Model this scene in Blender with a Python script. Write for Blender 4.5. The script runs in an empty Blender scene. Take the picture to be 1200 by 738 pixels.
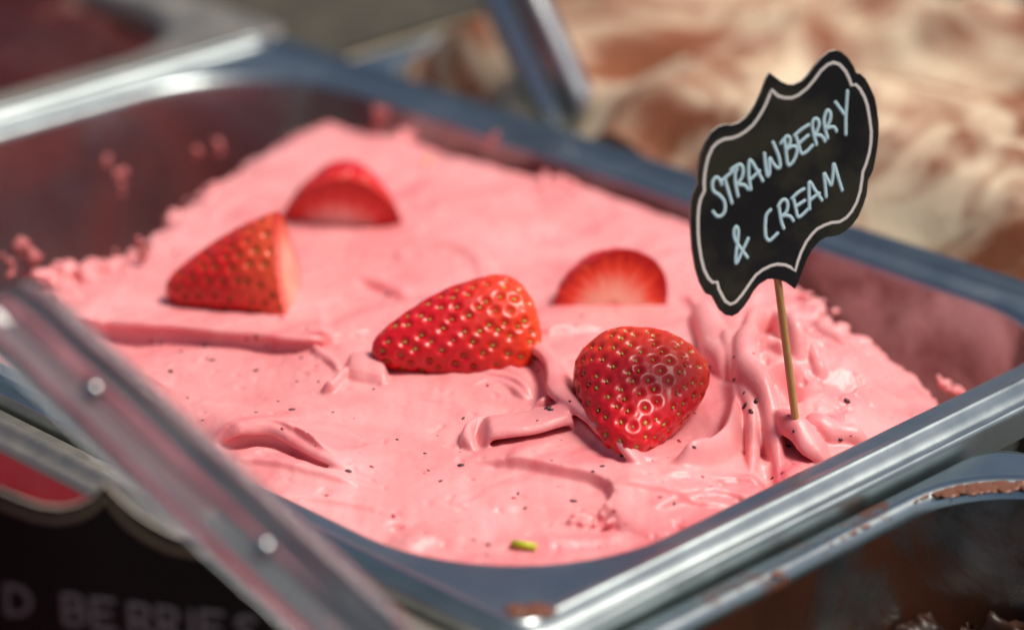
import bpy, bmesh, math, random
import numpy as np
from mathutils import Vector, Matrix
from mathutils.bvhtree import BVHTree

random.seed(7)
RNG = np.random.default_rng(11)
scene = bpy.context.scene
COL = scene.collection
MM = 0.001

# ------------------------------------------------------------------ camera
F_PX = 3500.0
YAW, PITCH, DIST, TX, TY = 0.7841, 0.4023, 0.8735, 0.0424, -0.0116
FW = np.array([math.cos(YAW)*math.cos(PITCH), math.sin(YAW)*math.cos(PITCH), -math.sin(PITCH)])
RT = np.array([math.sin(YAW), -math.cos(YAW), 0.0])
UP = np.cross(RT, FW)
CAM = -FW*DIST + RT*TX + UP*TY
cd = bpy.data.cameras.new('camera')
cam = bpy.data.objects.new('camera', cd)
COL.objects.link(cam)
M = Matrix.Identity(4)
for i in range(3):
    M[i][0], M[i][1], M[i][2], M[i][3] = RT[i], UP[i], -FW[i], CAM[i]
cam.matrix_world = M
cd.sensor_width = 36.0
cd.lens = F_PX/1200*36
cd.clip_start = 0.02
cd.clip_end = 200.0
cd.dof.use_dof = True
cd.dof.focus_distance = 0.780
cd.dof.aperture_fstop = 4.5
cd.dof.aperture_blades = 7
scene.camera = cam

# ------------------------------------------------------------------ world, sun, exposure
SUN_EL, SUN_AZ = math.radians(62), math.radians(-50)      # azimuth: angle of the sun from +X, counter-clockwise
world = bpy.data.worlds.new('World')
scene.world = world
world.use_nodes = True
wn = world.node_tree.nodes
bg = wn.get('Background') or wn.new('ShaderNodeBackground')
sky = wn.new('ShaderNodeTexSky')
sky.sky_type = 'NISHITA'
sky.sun_disc = False
sky.air_density = 0.8
sky.dust_density = 3.0
sky.ozone_density = 0.6
sky.sun_elevation = SUN_EL
sky.sun_rotation = math.pi/2 - SUN_AZ
world.node_tree.links.new(sky.outputs[0], bg.inputs[0])
bg.inputs[1].default_value = 0.065
sd = bpy.data.lights.new('sun', 'SUN')
sd.energy = 4.1
sd.angle = math.radians(22)
sd.color = (1.0, 0.93, 0.83)
sun = bpy.data.objects.new('sun', sd)
COL.objects.link(sun)
sdir = Vector((math.cos(SUN_AZ)*math.cos(SUN_EL), math.sin(SUN_AZ)*math.cos(SUN_EL), math.sin(SUN_EL)))
sun.rotation_euler = sdir.to_track_quat('Z', 'Y').to_euler()
sun.location = (0, 0, 2)
vs = scene.view_settings
vs.view_transform = 'Standard'
vs.look = 'None'
vs.gamma = 1.0
vs.use_curve_mapping = False
vs.exposure = 0.12
scene.render.engine = 'CYCLES'

# ------------------------------------------------------------------ placing helpers
def P(x, y, z=0.0):
    """point of the picture (1200 px wide) on the horizontal plane at height z"""
    d = FW + (x-600)/F_PX*RT - (y-369)/F_PX*UP
    return CAM + d*((z-CAM[2])/d[2])

def PD(x, y, depth):
    return CAM + (FW + (x-600)/F_PX*RT - (y-369)/F_PX*UP)*depth

def PPL(x, y, p0, n):
    """point of the picture on the plane through p0 with normal n"""
    d = FW + (x-600)/F_PX*RT - (y-369)/F_PX*UP
    return CAM + d*(np.dot(np.asarray(p0)-CAM, n)/np.dot(d, n))

def value_noise(x, y, scale, seed):
    r = np.random.default_rng(seed)
    g = r.random((64, 64))
    u, v = x/scale, y/scale
    i, j = np.floor(u).astype(int), np.floor(v).astype(int)
    a, b = u-i, v-j
    a, b = a*a*a*(a*(a*6-15)+10), b*b*b*(b*(b*6-15)+10)
    i0, i1, j0, j1 = i % 64, (i+1) % 64, j % 64, (j+1) % 64
    return ((g[i0, j0]*(1-a)+g[i1, j0]*a)*(1-b) + (g[i0, j1]*(1-a)+g[i1, j1]*a)*b)*2-1

def fbm(x, y, scale, octv, seed, gain=0.5):
    s, amp = 0, 1.0
    for k in range(octv):
        c, sn = math.cos(k*1.1), math.sin(k*1.1)
        s = s + amp*value_noise(c*x-sn*y+k*3.7*scale, sn*x+c*y-k*1.9*scale, scale/2**k, seed+k)
        amp *= gain
    return s

def smooth(e0, e1, x):
    t = np.clip((x-e0)/(e1-e0), 0, 1)
    return t*t*(3-2*t)

def catmull(pts, n):
    pts = [np.asarray(p, float) for p in pts]
    ext = [2*pts[0]-pts[1]] + pts + [2*pts[-1]-pts[-2]]
    out = []
    m = len(pts)-1
    for k in range(n):
        s = k/(n-1)*m
        i = min(int(s), m-1)
        t = s-i
        p0, p1, p2, p3 = ext[i:i+4]
        out.append(0.5*((2*p1)+(-p0+p2)*t+(2*p0-5*p1+4*p2-p3)*t*t+(-p0+3*p1-3*p2+p3)*t**3))
    return np.array(out)

# ------------------------------------------------------------------ object helpers
def mesh_obj(name, verts, faces, mat, parent=None, smooth_shade=True):
    me = bpy.data.meshes.new(name)
    me.from_pydata([tuple(map(float, v)) for v in verts], [], [tuple(map(int, f)) for f in faces])
    me.update()
    if smooth_shade:
        me.shade_smooth()
    return link(name, me, mat, parent)

def link(name, me, mat, parent=None):
    o = bpy.data.objects.new(name, me)
    if mat is not None and not me.materials:
        me.materials.append(mat)
    COL.objects.link(o)
    if parent is not None:
        o.parent = parent
    return o

def empty(name, loc=(0, 0, 0)):
    o = bpy.data.objects.new(name, None)
    o.empty_display_size = 0.01
    o.location = tuple(loc)
    COL.objects.link(o)
    return o

def tag(o, label, cat, group=None):
    o['label'] = label
    o['category'] = cat
    if group:
        o['group'] = group
    return o

def fast_mesh(name, verts, quads):
    """numpy quads to a mesh"""
    me = bpy.data.meshes.new(name)
    nv, nq = len(verts), len(quads)
    me.vertices.add(nv)
    me.vertices.foreach_set('co', np.asarray(verts, np.float32).ravel())
    me.loops.add(nq*4)
    me.loops.foreach_set('vertex_index', np.asarray(quads, np.int32).ravel())
    me.polygons.add(nq)
    me.polygons.foreach_set('loop_start', np.arange(0, nq*4, 4, dtype=np.int32))
    me.update(calc_edges=True)
    me.validate()
    me.shade_smooth()
    return me

def grid_quads(n, m, off=0, flip=False):
    i, j = np.meshgrid(np.arange(n-1), np.arange(m-1), indexing='ij')
    a = (i*m+j).ravel()+off
    q = np.stack([a, a+m, a+m+1, a+1], 1)
    return q[:, ::-1] if flip else q

# ------------------------------------------------------------------ materials
def new_mat(name):
    m = bpy.data.materials.new(name)
    m.use_nodes = True
    nt = m.node_tree
    b = nt.nodes['Principled BSDF']
    return m, nt, b

def nd(nt, typ, **kw):
    n = nt.nodes.new(typ)
    for k, v in kw.items():
        if k.startswith('i_'):
            n.inputs[k[2:].replace('_', ' ')].default_value = v
        else:
            setattr(n, k, v)
    return n

def noise(nt, scale, detail=4.0, rough=0.55, coord='Object', dist=0.0):
    tc = nd(nt, 'ShaderNodeTexCoord')
    n = nd(nt, 'ShaderNodeTexNoise')
    n.inputs['Scale'].default_value = scale
    n.inputs['Detail'].default_value = detail
    n.inputs['Roughness'].default_value = rough
    n.inputs['Distortion'].default_value = dist
    nt.links.new(tc.outputs[coord], n.inputs['Vector'])
    return n

def ramp(nt, src, stops):
    r = nd(nt, 'ShaderNodeValToRGB')
    e = r.color_ramp.elements
    while len(e) < len(stops):
        e.new(0.5)
    for k, (p, c) in enumerate(stops):
        e[k].position = p
        e[k].color = c if len(c) == 4 else (*c, 1)
    nt.links.new(src, r.inputs[0])
    return r

def mixc(nt, fac, a, b):
    m = nd(nt, 'ShaderNodeMix', data_type='RGBA')
    L = nt.links
    for s, v in ((m.inputs[0], fac), (m.inputs[6], a), (m.inputs[7], b)):
        if hasattr(v, 'is_output'):
            L.new(v, s)
        else:
            s.default_value = v if isinstance(v, (int, float)) else ((*v, 1) if len(v) == 3 else v)
    return m.outputs[2]

def bump(nt, b, height, strength, dist):
    n = nd(nt, 'ShaderNodeBump')
    n.inputs['Strength'].default_value = strength
    n.inputs['Distance'].default_value = dist
    nt.links.new(height, n.inputs['Height'])
    nt.links.new(n.outputs[0], b.inputs['Normal'])
    return n

def steel_mat(name, col=(0.47, 0.53, 0.53), rough=0.26, film=None, film_scale=14, lo=0.5, hi=0.62, film_rough=0.35, metal=1.0):
    m, nt, b = new_mat(name)
    b.inputs['Metallic'].default_value = metal
    n = noise(nt, 55, 6, 0.6)
    sc = noise(nt, 420, 3, 0.6)
    r = nd(nt, 'ShaderNodeMapRange')
    r.inputs[3].default_value = rough*0.75
    r.inputs[4].default_value = rough*1.7
    nt.links.new(n.outputs[0], r.inputs[0])
    base = mixc(nt, n.outputs[0], tuple(c*0.86 for c in col), tuple(min(1, c*1.08) for c in col))
    bump(nt, b, sc.outputs[0], 0.05, 0.0004)
    if film is None:
        nt.links.new(base, b.inputs['Base Color'])
        nt.links.new(r.outputs[0], b.inputs['Roughness'])
        return m
    f = noise(nt, film_scale, 7, 0.62, dist=0.6)
    fr = ramp(nt, f.outputs[0], [(lo, (0, 0, 0)), (hi, (1, 1, 1))])
    d = nt.nodes.new('ShaderNodeBsdfPrincipled')
    d.inputs['Roughness'].default_value = film_rough
    f2 = noise(nt, film_scale*5, 5, 0.6)
    fc = mixc(nt, f2.outputs[0], tuple(c*0.6 for c in film), tuple(min(1, c*1.35) for c in film))
    nt.links.new(fc, d.inputs['Base Color'])
    mx = nt.nodes.new('ShaderNodeMixShader')
    nt.links.new(fr.outputs[0], mx.inputs[0])
    nt.links.new(b.outputs[0], mx.inputs[1])
    nt.links.new(d.outputs[0], mx.inputs[2])
    nt.links.new(base, b.inputs['Base Color'])
    nt.links.new(r.outputs[0], b.inputs['Roughness'])
    nt.links.new(mx.outputs[0], nt.nodes['Material Output'].inputs[0])
    return m

def gelato_mat(name, cols, scale=30, rough=0.42, sss=0.35, radius=(0.004, 0.0015, 0.0012), bump_s=0.35, bump_scale=900, stops=(0.3, 0.7), dist=0.4, streak=None, spec=0.35):
    m, nt, b = new_mat(name)
    n = noise(nt, scale, 5, 0.55, dist=dist)
    r = ramp(nt, n.outputs[0], [(stops[0], cols[0]), (stops[1], cols[1])])
    colr = r.outputs[0]
    if streak:
        tc = nd(nt, 'ShaderNodeTexCoord'); mp = nd(nt, 'ShaderNodeMapping')
        mp.inputs['Rotation'].default_value = (0, 0, 0.5); mp.inputs['Scale'].default_value = (14, 60, 40)
        sn = nd(nt, 'ShaderNodeTexNoise'); sn.inputs['Scale'].default_value = 1.0; sn.inputs['Detail'].default_value = 6; sn.inputs['Distortion'].default_value = 1.2
        nt.links.new(tc.outputs['Object'], mp.inputs[0]); nt.links.new(mp.outputs[0], sn.inputs['Vector'])
        sr = ramp(nt, sn.outputs[0], [(0.52, (0, 0, 0)), (0.78, (0.75, 0.75, 0.75))])
        colr = mixc(nt, sr.outputs[0], colr, streak)
    nt.links.new(colr, b.inputs['Base Color'])
    b.inputs['Roughness'].default_value = rough
    b.inputs['Specular IOR Level'].default_value = spec
    b.inputs['Subsurface Weight'].default_value = sss
    b.inputs['Subsurface Radius'].default_value = radius
    b.inputs['Subsurface Scale'].default_value = 1.0
    g = noise(nt, bump_scale, 4, 0.6)
    g2 = noise(nt, bump_scale*0.22, 3, 0.5)
    ad = nd(nt, 'ShaderNodeMath', operation='ADD')
    nt.links.new(g.outputs[0], ad.inputs[0])
    nt.links.new(g2.outputs[0], ad.inputs[1])
    bump(nt, b, ad.outputs[0], bump_s, 0.0004)
    return m

def plain_mat(name, col, rough=0.5, spec=0.5, nscale=None, var=0.2, bump_s=0.0, sss=0.0, coat=0.0):
    m, nt, b = new_mat(name)
    b.inputs['Roughness'].default_value = rough
    b.inputs['Specular IOR Level'].default_value = spec
    b.inputs['Coat Weight'].default_value = coat
    if sss:
        b.inputs['Subsurface Weight'].default_value = sss
        b.inputs['Subsurface Radius'].default_value = (0.003, 0.001, 0.0008)
        b.inputs['Subsurface Scale'].default_value = 1.0
    n = noise(nt, nscale or 80, 4, 0.6)
    c = mixc(nt, n.outputs[0], tuple(v*(1-var) for v in col), tuple(min(1, v*(1+var)) for v in col))
    nt.links.new(c, b.inputs['Base Color'])
    if bump_s:
        bump(nt, b, n.outputs[0], bump_s, 0.0005)
    return m

STEEL = steel_mat('brushed_steel')
STEEL_PINK = steel_mat('steel_with_pink_residue', rough=0.24, film=(0.15, 0.042, 0.042), film_scale=16, lo=0.36, hi=0.60)
STEEL_CHOC = steel_mat('steel_with_chocolate_film', rough=0.22, film=(0.040, 0.014, 0.007), film_scale=17, lo=0.42, hi=0.55, film_rough=0.28)
STEEL_CHOC_RIM = steel_mat('steel_with_chocolate_spots', rough=0.2, film=(0.10, 0.035, 0.018), film_scale=24, lo=0.56, hi=0.62, film_rough=0.3)
STEEL_DULL = steel_mat('dull_warm_steel', col=(0.50, 0.45, 0.38), rough=0.42)
def acrylic():
    m, nt, b = new_mat('clear_smoky_plastic')
    b.inputs['Transmission Weight'].default_value = 0.82
    b.inputs['IOR'].default_value = 1.47
    b.inputs['Specular IOR Level'].default_value = 0.6
    n = noise(nt, 60, 4, 0.6)
    c = mixc(nt, n.outputs[0], (0.42, 0.46, 0.50), (0.62, 0.66, 0.70))
    nt.links.new(c, b.inputs['Base Color'])
    r = nd(nt, 'ShaderNodeMapRange'); r.inputs[3].default_value = 0.02; r.inputs[4].default_value = 0.10
    nt.links.new(n.outputs[0], r.inputs[0]); nt.links.new(r.outputs[0], b.inputs['Roughness'])
    return m
ACRYLIC = acrylic()
STEEL_POLISH = steel_mat('polished_steel', col=(0.54, 0.55, 0.55), rough=0.2)
PINK = gelato_mat('strawberry_gelato', [(0.78, 0.25, 0.26), (0.87, 0.37, 0.375)], scale=26, sss=0.4, bump_s=0.28, dist=1.0, rough=0.40, streak=(0.70, 0.12, 0.155), spec=0.5)
CREAM = gelato_mat('cream_cocoa_gelato', [(0.22, 0.068, 0.028), (0.68, 0.55, 0.39)], scale=12, stops=(0.40, 0.56), dist=2.0, streak=(0.26, 0.09, 0.04), rough=0.6, bump_scale=120, bump_s=1.0)
RED = gelato_mat('red_berry_sorbet', [(0.24, 0.003, 0.006), (0.38, 0.010, 0.014)], scale=90, rough=0.45, bump_s=0.8)
DARKRED = gelato_mat('dark_cherry_gelato', [(0.025, 0.004, 0.004), (0.09, 0.010, 0.006)], scale=14, rough=0.5, sss=0.1)
CHOC = gelato_mat('dark_chocolate_gelato', [(0.010, 0.004, 0.002), (0.040, 0.014, 0.007)], scale=60, rough=0.4, sss=0.05, bump_scale=400, bump_s=0.4, spec=0.25)
CHOC_SMEAR = plain_mat('milk_chocolate_smear', (0.17, 0.065, 0.035), 0.32, 0.5, 200, 0.3, 0.3)
LEDGE = steel_mat('dark_brown_steel', col=(0.20, 0.17, 0.12), rough=0.45)  # even dark brown tone over the whole ledge
COUNTER = plain_mat('dark_counter', (0.03, 0.028, 0.027), 0.5, 0.4, 30, 0.3)

# ------------------------------------------------------------------ pans
A_X, B_Y = 0.1188, 0.18

def rrect(ax, by, r, n=14, tight=1.0):
    r = min(r, ax*0.999, by*0.999)
    pts = []
    r0 = r
    rR = r*tight if r > 0.03 else r
    for cx, cy, a0, r in ((ax-r, by-r, 0, r), (-(ax-r), by-r, 90, r), (-(ax-r), -(by-r), 180, r), (ax-rR, -(by-rR), 270, rR)):
        for k in range(n+1):
            a = math.radians(a0+90*k/n)
            pts.append((cx+r*math.cos(a), cy+r*math.sin(a)))
    return pts

def loft(name, loops, mat, parent, cap=False):
    vs_, fs = [], []
    n = len(loops[0])
    for lp in loops:
        vs_ += lp
    for k in range(len(loops)-1):
        for i in range(n):
            j = (i+1) % n
            fs.append((k*n+i, k*n+j, (k+1)*n+j, (k+1)*n+i))
    if cap:
        fs.append(tuple((len(loops)-1)*n+i for i in range(n)))
    o = mesh_obj(name, vs_, fs, mat, parent)
    return o

# (outward offset mm, z mm, corner radius mm)
RIM_A = [(13.5, -9, 12), (13.5, -1.8, 12), (13.3, -0.9, 12), (12.8, -0.2, 11.5), (12.0, 0.1, 11), (11.2, -0.1, 10.5), (10.6, -0.6, 10),
         (9.6, -1.5, 9.5), (8.2, -2.8, 9.5), (6.0, -3.6, 9), (4.0, -2.9, 8), (2.6, -1.5, 7.5), (1.5, -0.2, 7), (0.8, 0.4, 6.5), (0, 0.6, 6), (-0.8, 0.4, 6), (-1.5, -0.2, 6),
         (-2.3, -1.0, 7), (-3.2, -1.4, 9), (-5, -1.6, 30), (-8, -1.8, 52), (-8.9, -2.0, 52), (-9.6, -2.5, 52), (-10.1, -3.3, 52), (-10.4, -4.4, 52)]
RIM_B = [(9, -9, 12), (9, -2.2, 12), (8.6, -1.5, 12), (7.6, -1.2, 12), (5, -1.5, 18), (-3, -1.7, 52), (-4.5, -1.5, 52), (-6, -1.2, 52), (-7.4, -1.3, 52), (-8.6, -1.9, 52), (-9.5, -2.9, 52), (-10.1, -4.0, 52), (-10.4, -5.2, 52)]
RIM_C = [(2, -9, 12), (2, -1.6, 12), (1.4, -0.9, 12), (0, -0.6, 12), (-1.6, -0.7, 12), (-2.6, -0.2, 13), (-3.4, 0.4, 14), (-4.2, 0.6, 15), (-5, 0.4, 16), (-5.8, -0.2, 18), (-6.6, -1.2, 24), (-8, -1.8, 52), (-8.9, -2.0, 52), (-9.6, -2.5, 52), (-10.1, -3.3, 52), (-10.4, -4.4, 52)]
RIM_D = [(-2, -9, 12), (-2, -3.0, 12), (-2.4, -2.2, 12), (-3.4, -1.9, 16), (-5, -1.6, 52), (-6.2, -1.2, 52), (-7.4, -1.1, 52), (-8.4, -1.5, 52), (-9.3, -2.3, 52), (-10, -3.5, 52), (-10.4, -5.2, 52)]
WALL = [(-10.4, -4.4, 52), (-11.0, -9, 51.5), (-11.6, -15, 51), (-13.5, -35, 49), (-16, -60, 46), (-17.5, -70, 45), (-19.5, -75, 43), (-23, -77.6, 40), (-30, -78, 33)]

def make_pan(loc, rim_prof, rim_mat, basin_mat, label, cz=0.0, far=(0.0, 0.0), tight=1.0, rs=1.0):
    root = empty('gelato_pan', (loc[0], loc[1], cz-0.08))
    def loops(prof):
        # far: the two far sides stand out by this much, with a narrower rim there
        def mv(v, f, d):
            return v + (f-(max(d, 0)*0.55*MM if f else 0) if v > 0 else 0)
        def mx(v, f, d):
            return v + max(d, 0)*0.55*MM if (v < 0 and f) else mv(v, f, d)
        def my(v, f, d):
            return v + max(d, 0)*0.2*MM if (v < 0 and f) else mv(v, f, d)
        return [[(mx(x, far[0], d), my(y, far[1], d), z*MM+0.08) for x, y in rrect(A_X+d*MM, B_Y+d*MM, r*MM*(rs if r > 24 else 1), tight=tight)] for d, z, r in prof]
    loft('rim', loops(rim_prof), rim_mat, root)
    w = [rim_prof[-1]] + [p for p in WALL if p[1] < rim_prof[-1][1]-1]
    inner = loops(w)
    # the basin has thickness: outer skin goes back up
    outer = loops([(d+1.0, z-1.0 if z < -70 else z, r+1) for d, z, r in w[::-1]])
    loft('basin', inner + outer, basin_mat, root)
    base = loops([(-29.5, -77.98, 33.5)])[0]
    low = [(x, y, 0.001) for x, y, z in base]
    n = len(base)
    mesh_obj('base', base+low, [tuple(range(n)), tuple(range(2*n-1, n-1, -1))] + [(i, n+i, n+(i+1) % n, (i+1) % n) for i in range(n)], basin_mat, root, False)
    tag(root, label, 'pan', 'steel gelato pans set side by side')
    return root

OUR = (0.0, 0.0)
CHF = P(1150, 500, -0.003)[:2]
CHOC_C = (CHF[0]-A_X, -(B_Y+0.0112)-B_Y)
RED_C = (-(A_X+0.0061+0.0012)-0.002-A_X, 0.004)
TAN_C = (A_X+0.0075+0.0061+0.001-0.002+A_X, -0.002)
DRK = P(165, 5, -0.003)[:2]
DRK_C = (DRK[0]-A_X+0.012, B_Y+0.012+0.0061+0.003+0.009+B_Y)
pan = make_pan(OUR, RIM_A, STEEL, STEEL_PINK, 'stainless steel pan holding the pink strawberry gelato', 0.0, (0.0075, 0.0120), 0.62)
pan_choc = make_pan(CHOC_C, RIM_D, STEEL_CHOC_RIM, STEEL_CHOC, 'steel pan smeared inside with chocolate, nearly empty', -0.002, rs=0.72)
pan_red = make_pan(RED_C, RIM_C, STEEL_DULL, STEEL, 'steel pan of red sorbet beneath the black berries sign', -0.003)
pan_tan = make_pan(TAN_C, RIM_D, STEEL, STEEL_DULL, 'steel pan of cream gelato streaked with cocoa behind the strawberry gelato', -0.008)
pan_drk = make_pan(DRK_C, RIM_B, STEEL_DULL, STEEL_DULL, 'steel pan of very dark cherry gelato', -0.002)

# counter below the pans, and a flat ledge between the far pans
cz = -0.0895
o = mesh_obj('counter', [(-0.9, -1.0, cz), (1.6, -1.0, cz), (1.6, 1.6, cz), (-0.9, 1.6, cz)], [(0, 1, 2, 3)], COUNTER)
o['kind'] = 'structure'
x0, x1 = TAN_C[0]-A_X-0.008, TAN_C[0]+A_X+0.2
y0, y1 = TAN_C[1]+B_Y+0.0105, TAN_C[1]+B_Y+0.35
bm = bmesh.new()
bmesh.ops.create_cube(bm, size=1, matrix=Matrix.Translation(((x0+x1)/2, (y0+y1)/2, (cz-0.014)/2)) @ Matrix.Diagonal((x1-x0, y1-y0, -0.014-cz, 1)))
bmesh.ops.bevel(bm, geom=bm.edges[:], offset=0.004, segments=3, affect='EDGES')
me = bpy.data.meshes.new('counter_ledge')
bm.to_mesh(me); bm.free()
o = link('counter_ledge', me, LEDGE)
o['kind'] = 'structure'

# ------------------------------------------------------------------ strawberry gelato: surface and folds
FLOOR = -0.0772

def rr_dist(x, y, ax, by, r):
    """signed distance to a rounded rectangle, negative inside"""
    qx, qy = np.abs(x)-(ax-r), np.abs(y)-(by-r)
    return np.hypot(np.maximum(qx, 0), np.maximum(qy, 0)) + np.minimum(np.maximum(qx, qy), 0) - r

def poly_sd(x, y, poly):
    """signed distance to polygon (negative inside)"""
    poly = np.asarray(poly)
    best = np.full(x.shape, 1e9)
    inside = np.zeros(x.shape, bool)
    n = len(poly)
    for i in range(n):
        a, b = poly[i], poly[(i+1) % n]
        e = b-a
        t = np.clip(((x-a[0])*e[0]+(y-a[1])*e[1])/(e@e), 0, 1)
        best = np.minimum(best, np.hypot(x-a[0]-t*e[0], y-a[1]-t*e[1]))
        c = ((a[1] <= y) & (b[1] > y)) | ((b[1] <= y) & (a[1] > y))
        with np.errstate(divide='ignore', invalid='ignore'):
            xi = a[0]+(y-a[1])/(b[1]-a[1] if b[1] != a[1] else 1e-12)*e[0]
        inside ^= c & (x < xi)
    return np.where(inside, -best, best)

def gauss(x, y, c, r):
    return np.exp(-(((x-c[0])**2+(y-c[1])**2)/(r*r)))

Z_EDGE = -0.010
EDGE_PX = [(-60, 600), (-30, 480), (10, 400), (40, 350), (48, 330), (60, 325), (100, 322), (150, 300), (200, 262), (240, 226), (300, 186), (345, 160), (385, 146), (430, 156), (480, 168),
           (540, 190), (600, 206), (640, 216), (700, 220), (760, 226), (820, 252), (880, 292), (940, 345), (1000, 395), (1060, 418), (1110, 445), (1140, 468), (1210, 500), (1300, 640), (600, 1000), (-100, 760)]
EDGE = [P(x, y, Z_EDGE)[:2] for x, y in EDGE_PX]
C_MID = P(540, 400, -0.004)[:2]
C_SW = P(925, 425, 0.0)[:2]
C_R1 = P(985, 440, -0.006)[:2]
C_R2 = P(1150, 480, -0.012)[:2]
C_B5 = P(745, 480, -0.003)[:2]
C_TOP = P(470, 215, -0.004)[:2]

def h_base(x, y):
    z = -0.0075 + 0.0055*gauss(x, y, C_MID, 0.085) + 0.0025*gauss(x, y, C_TOP, 0.06)
    z = z + 0.011*gauss(x, y, C_SW, 0.022) + 0.003*gauss(x, y, C_B5, 0.03)
    ax = C_R2-C_R1
    t = ((x-C_R1[0])*ax[0]+(y-C_R1[1])*ax[1])/(ax@ax)
    z = z - 0.011*smooth(-0.1, 1.0, t)
    return z

def S(x, y, dz=0.0):
    """point of the picture on the gelato's base surface"""
    z = -0.005
    for _ in range(12):
        p = P(x, y, z)
        z = 0.5*z + 0.5*(float(h_base(p[0], p[1]))+dz)
    return P(x, y, z)

RES = 0.00045
gx = np.arange(-A_X+0.0098, A_X-0.0098, RES)
gy = np.arange(-B_Y+0.0098, B_Y-0.0098, RES)
GX, GY = np.meshgrid(gx, gy, indexing='ij')
H = h_base(GX, GY)
H = H + 0.0015*fbm(GX, GY, 0.034, 3, 3)

def polyline_field(pts_px, n=60):
    """signed distance to a traced line (positive on the left of its direction seen from above), position along it, and tangents"""
    q = np.array([S(x, y)[:2] for x, y in catmull(pts_px, n)])
    lo, hi = q.min(0)-0.03, q.max(0)+0.03
    i0, i1 = np.searchsorted(gx, (lo[0], hi[0]))
    j0, j1 = np.searchsorted(gy, (lo[1], hi[1]))
    x, y = GX[i0:i1, j0:j1], GY[i0:i1, j0:j1]
    best = np.full(x.shape, 1e9); sg = np.zeros(x.shape); tt = np.zeros(x.shape)
    for k in range(n-1):
        a, e = q[k], q[k+1]-q[k]
        t = np.clip(((x-a[0])*e[0]+(y-a[1])*e[1])/(e@e+1e-18), 0, 1)
        dx, dy = x-a[0]-t*e[0], y-a[1]-t*e[1]
        d = np.hypot(dx, dy)
        m = d < best
        best[m] = d[m]
        sg[m] = np.sign(e[0]*dy-e[1]*dx)[m]
        tt[m] = ((k+t)/(n-1))[m]
    return (slice(i0, i1), slice(j0, j1)), best*np.where(sg == 0, 1, sg), tt

def env(t, a=0.15, b=0.2):
    return smooth(0, a, t)*smooth(0, b, 1-t)

def ledge(pts_px, height, back=0.02, step=0.0012, a=0.15, b=0.2, under=0.0):
    """a raised layer ending in a steep face; the high side is on the left of the line"""
    sl, d, t = polyline_field(pts_px)
    e = env(t, a, b)*np.exp(-np.maximum(0, np.abs(d)-back*1.2)/back)
    up = height*smooth(-step, step*0.3, d)*np.exp(-np.maximum(d, 0)/back)
    dn = -under*np.exp(-((d+step*2)/(step*3))**2)*(d < 0)
    H[sl] += (up+dn)*e

def ridge(pts_px, height, w, a=0.2, b=0.25, asym=1.0):
    sl, d, t = polyline_field(pts_px)
    ww = np.where(d > 0, w*asym, w)
    H[sl] += height*np.exp(-(d/ww)**2)*env(t, a, b)

def dent(px, depth, r, squash=1.0):
    c = S(*px)[:2]
    H[:] -= depth*np.exp(-(((GX-c[0])**2+(GY-c[1])**2)/(r*r))**2)

FOLDS_V, FOLDS_F = [], []
WAVE = [(-1.15, -0.9), (-1.0, -0.25), (-0.75, 0.2), (-0.4, 0.62), (0.0, 0.92), (0.4, 1.0), (0.75, 0.92), (0.98, 0.68), (1.05, 0.42), (0.95, 0.28),
        (0.78, 0.38), (0.55, 0.5), (0.3, 0.42), (0.12, 0.15), (0.05, -0.25), (0.0, -0.9)]
ROLL = [(-0.95, -0.9), (-0.95, -0.2), (-0.85, 0.3), (-0.55, 0.78), (-0.1, 1.0), (0.4, 0.9), (0.75, 0.55), (0.85, 0.1), (0.8, -0.3), (0.7, -0.9)]

def sweep(pts_px, w, h, prof=WAVE, n=70, a=0.15, b=0.2, dz=0.0, side=-1, wob=0.12, lift=None):
    """a fold of gelato: profile swept along a traced line; its overhang leans to the right of the line (side=-1)"""
    q = np.array([S(x, y, dz) for x, y in catmull(pts_px, n)])
    base = sum(len(v) for v in FOLDS_V)
    prof = catmull(prof, 34)
    tan = np.gradient(q, axis=0)
    tan /= np.linalg.norm(tan, axis=1)[:, None]+1e-12
    out = []
    ph = random.random()*6
    for k in range(n):
        t = k/(n-1)
        e = float(env(np.array(t), a, b))
        e = 0.15+0.85*e
        nrm = np.array([-tan[k][1], tan[k][0], 0.0])*side
        wo = 1+wob*math.sin(t*9+ph)+wob*0.7*math.sin(t*23+ph*2)
        ww = (w[0]+(w[1]-w[0])*t if isinstance(w, tuple) else w)*e*wo
        hh = (h[0]+(h[1]-h[0])*t if isinstance(h, tuple) else h)*e*(1+wob*0.8*math.sin(t*14+ph*3))
        sink = -h*0.6*(1-e) if not isinstance(h, tuple) else -max(h)*0.6*(1-e)
        lf = lift(t) if lift else 0
        for s_, z_ in prof:
            out.append(q[k] + nrm*s_*ww + np.array([0, 0, z_*hh+sink+lf]))
    m = len(prof)
    f = []
    for k in range(n-1):
        for i in range(m):
            j = (i+1) % m
            f.append((base+k*m+i, base+k*m+j, base+(k+1)*m+j, base+(k+1)*m+i))
    f.append(tuple(base+i for i in range(m))[::-1])
    f.append(tuple(base+(n-1)*m+i for i in range(m)))
    FOLDS_V.append(np.array(out)); FOLDS_F.extend(f)

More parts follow.
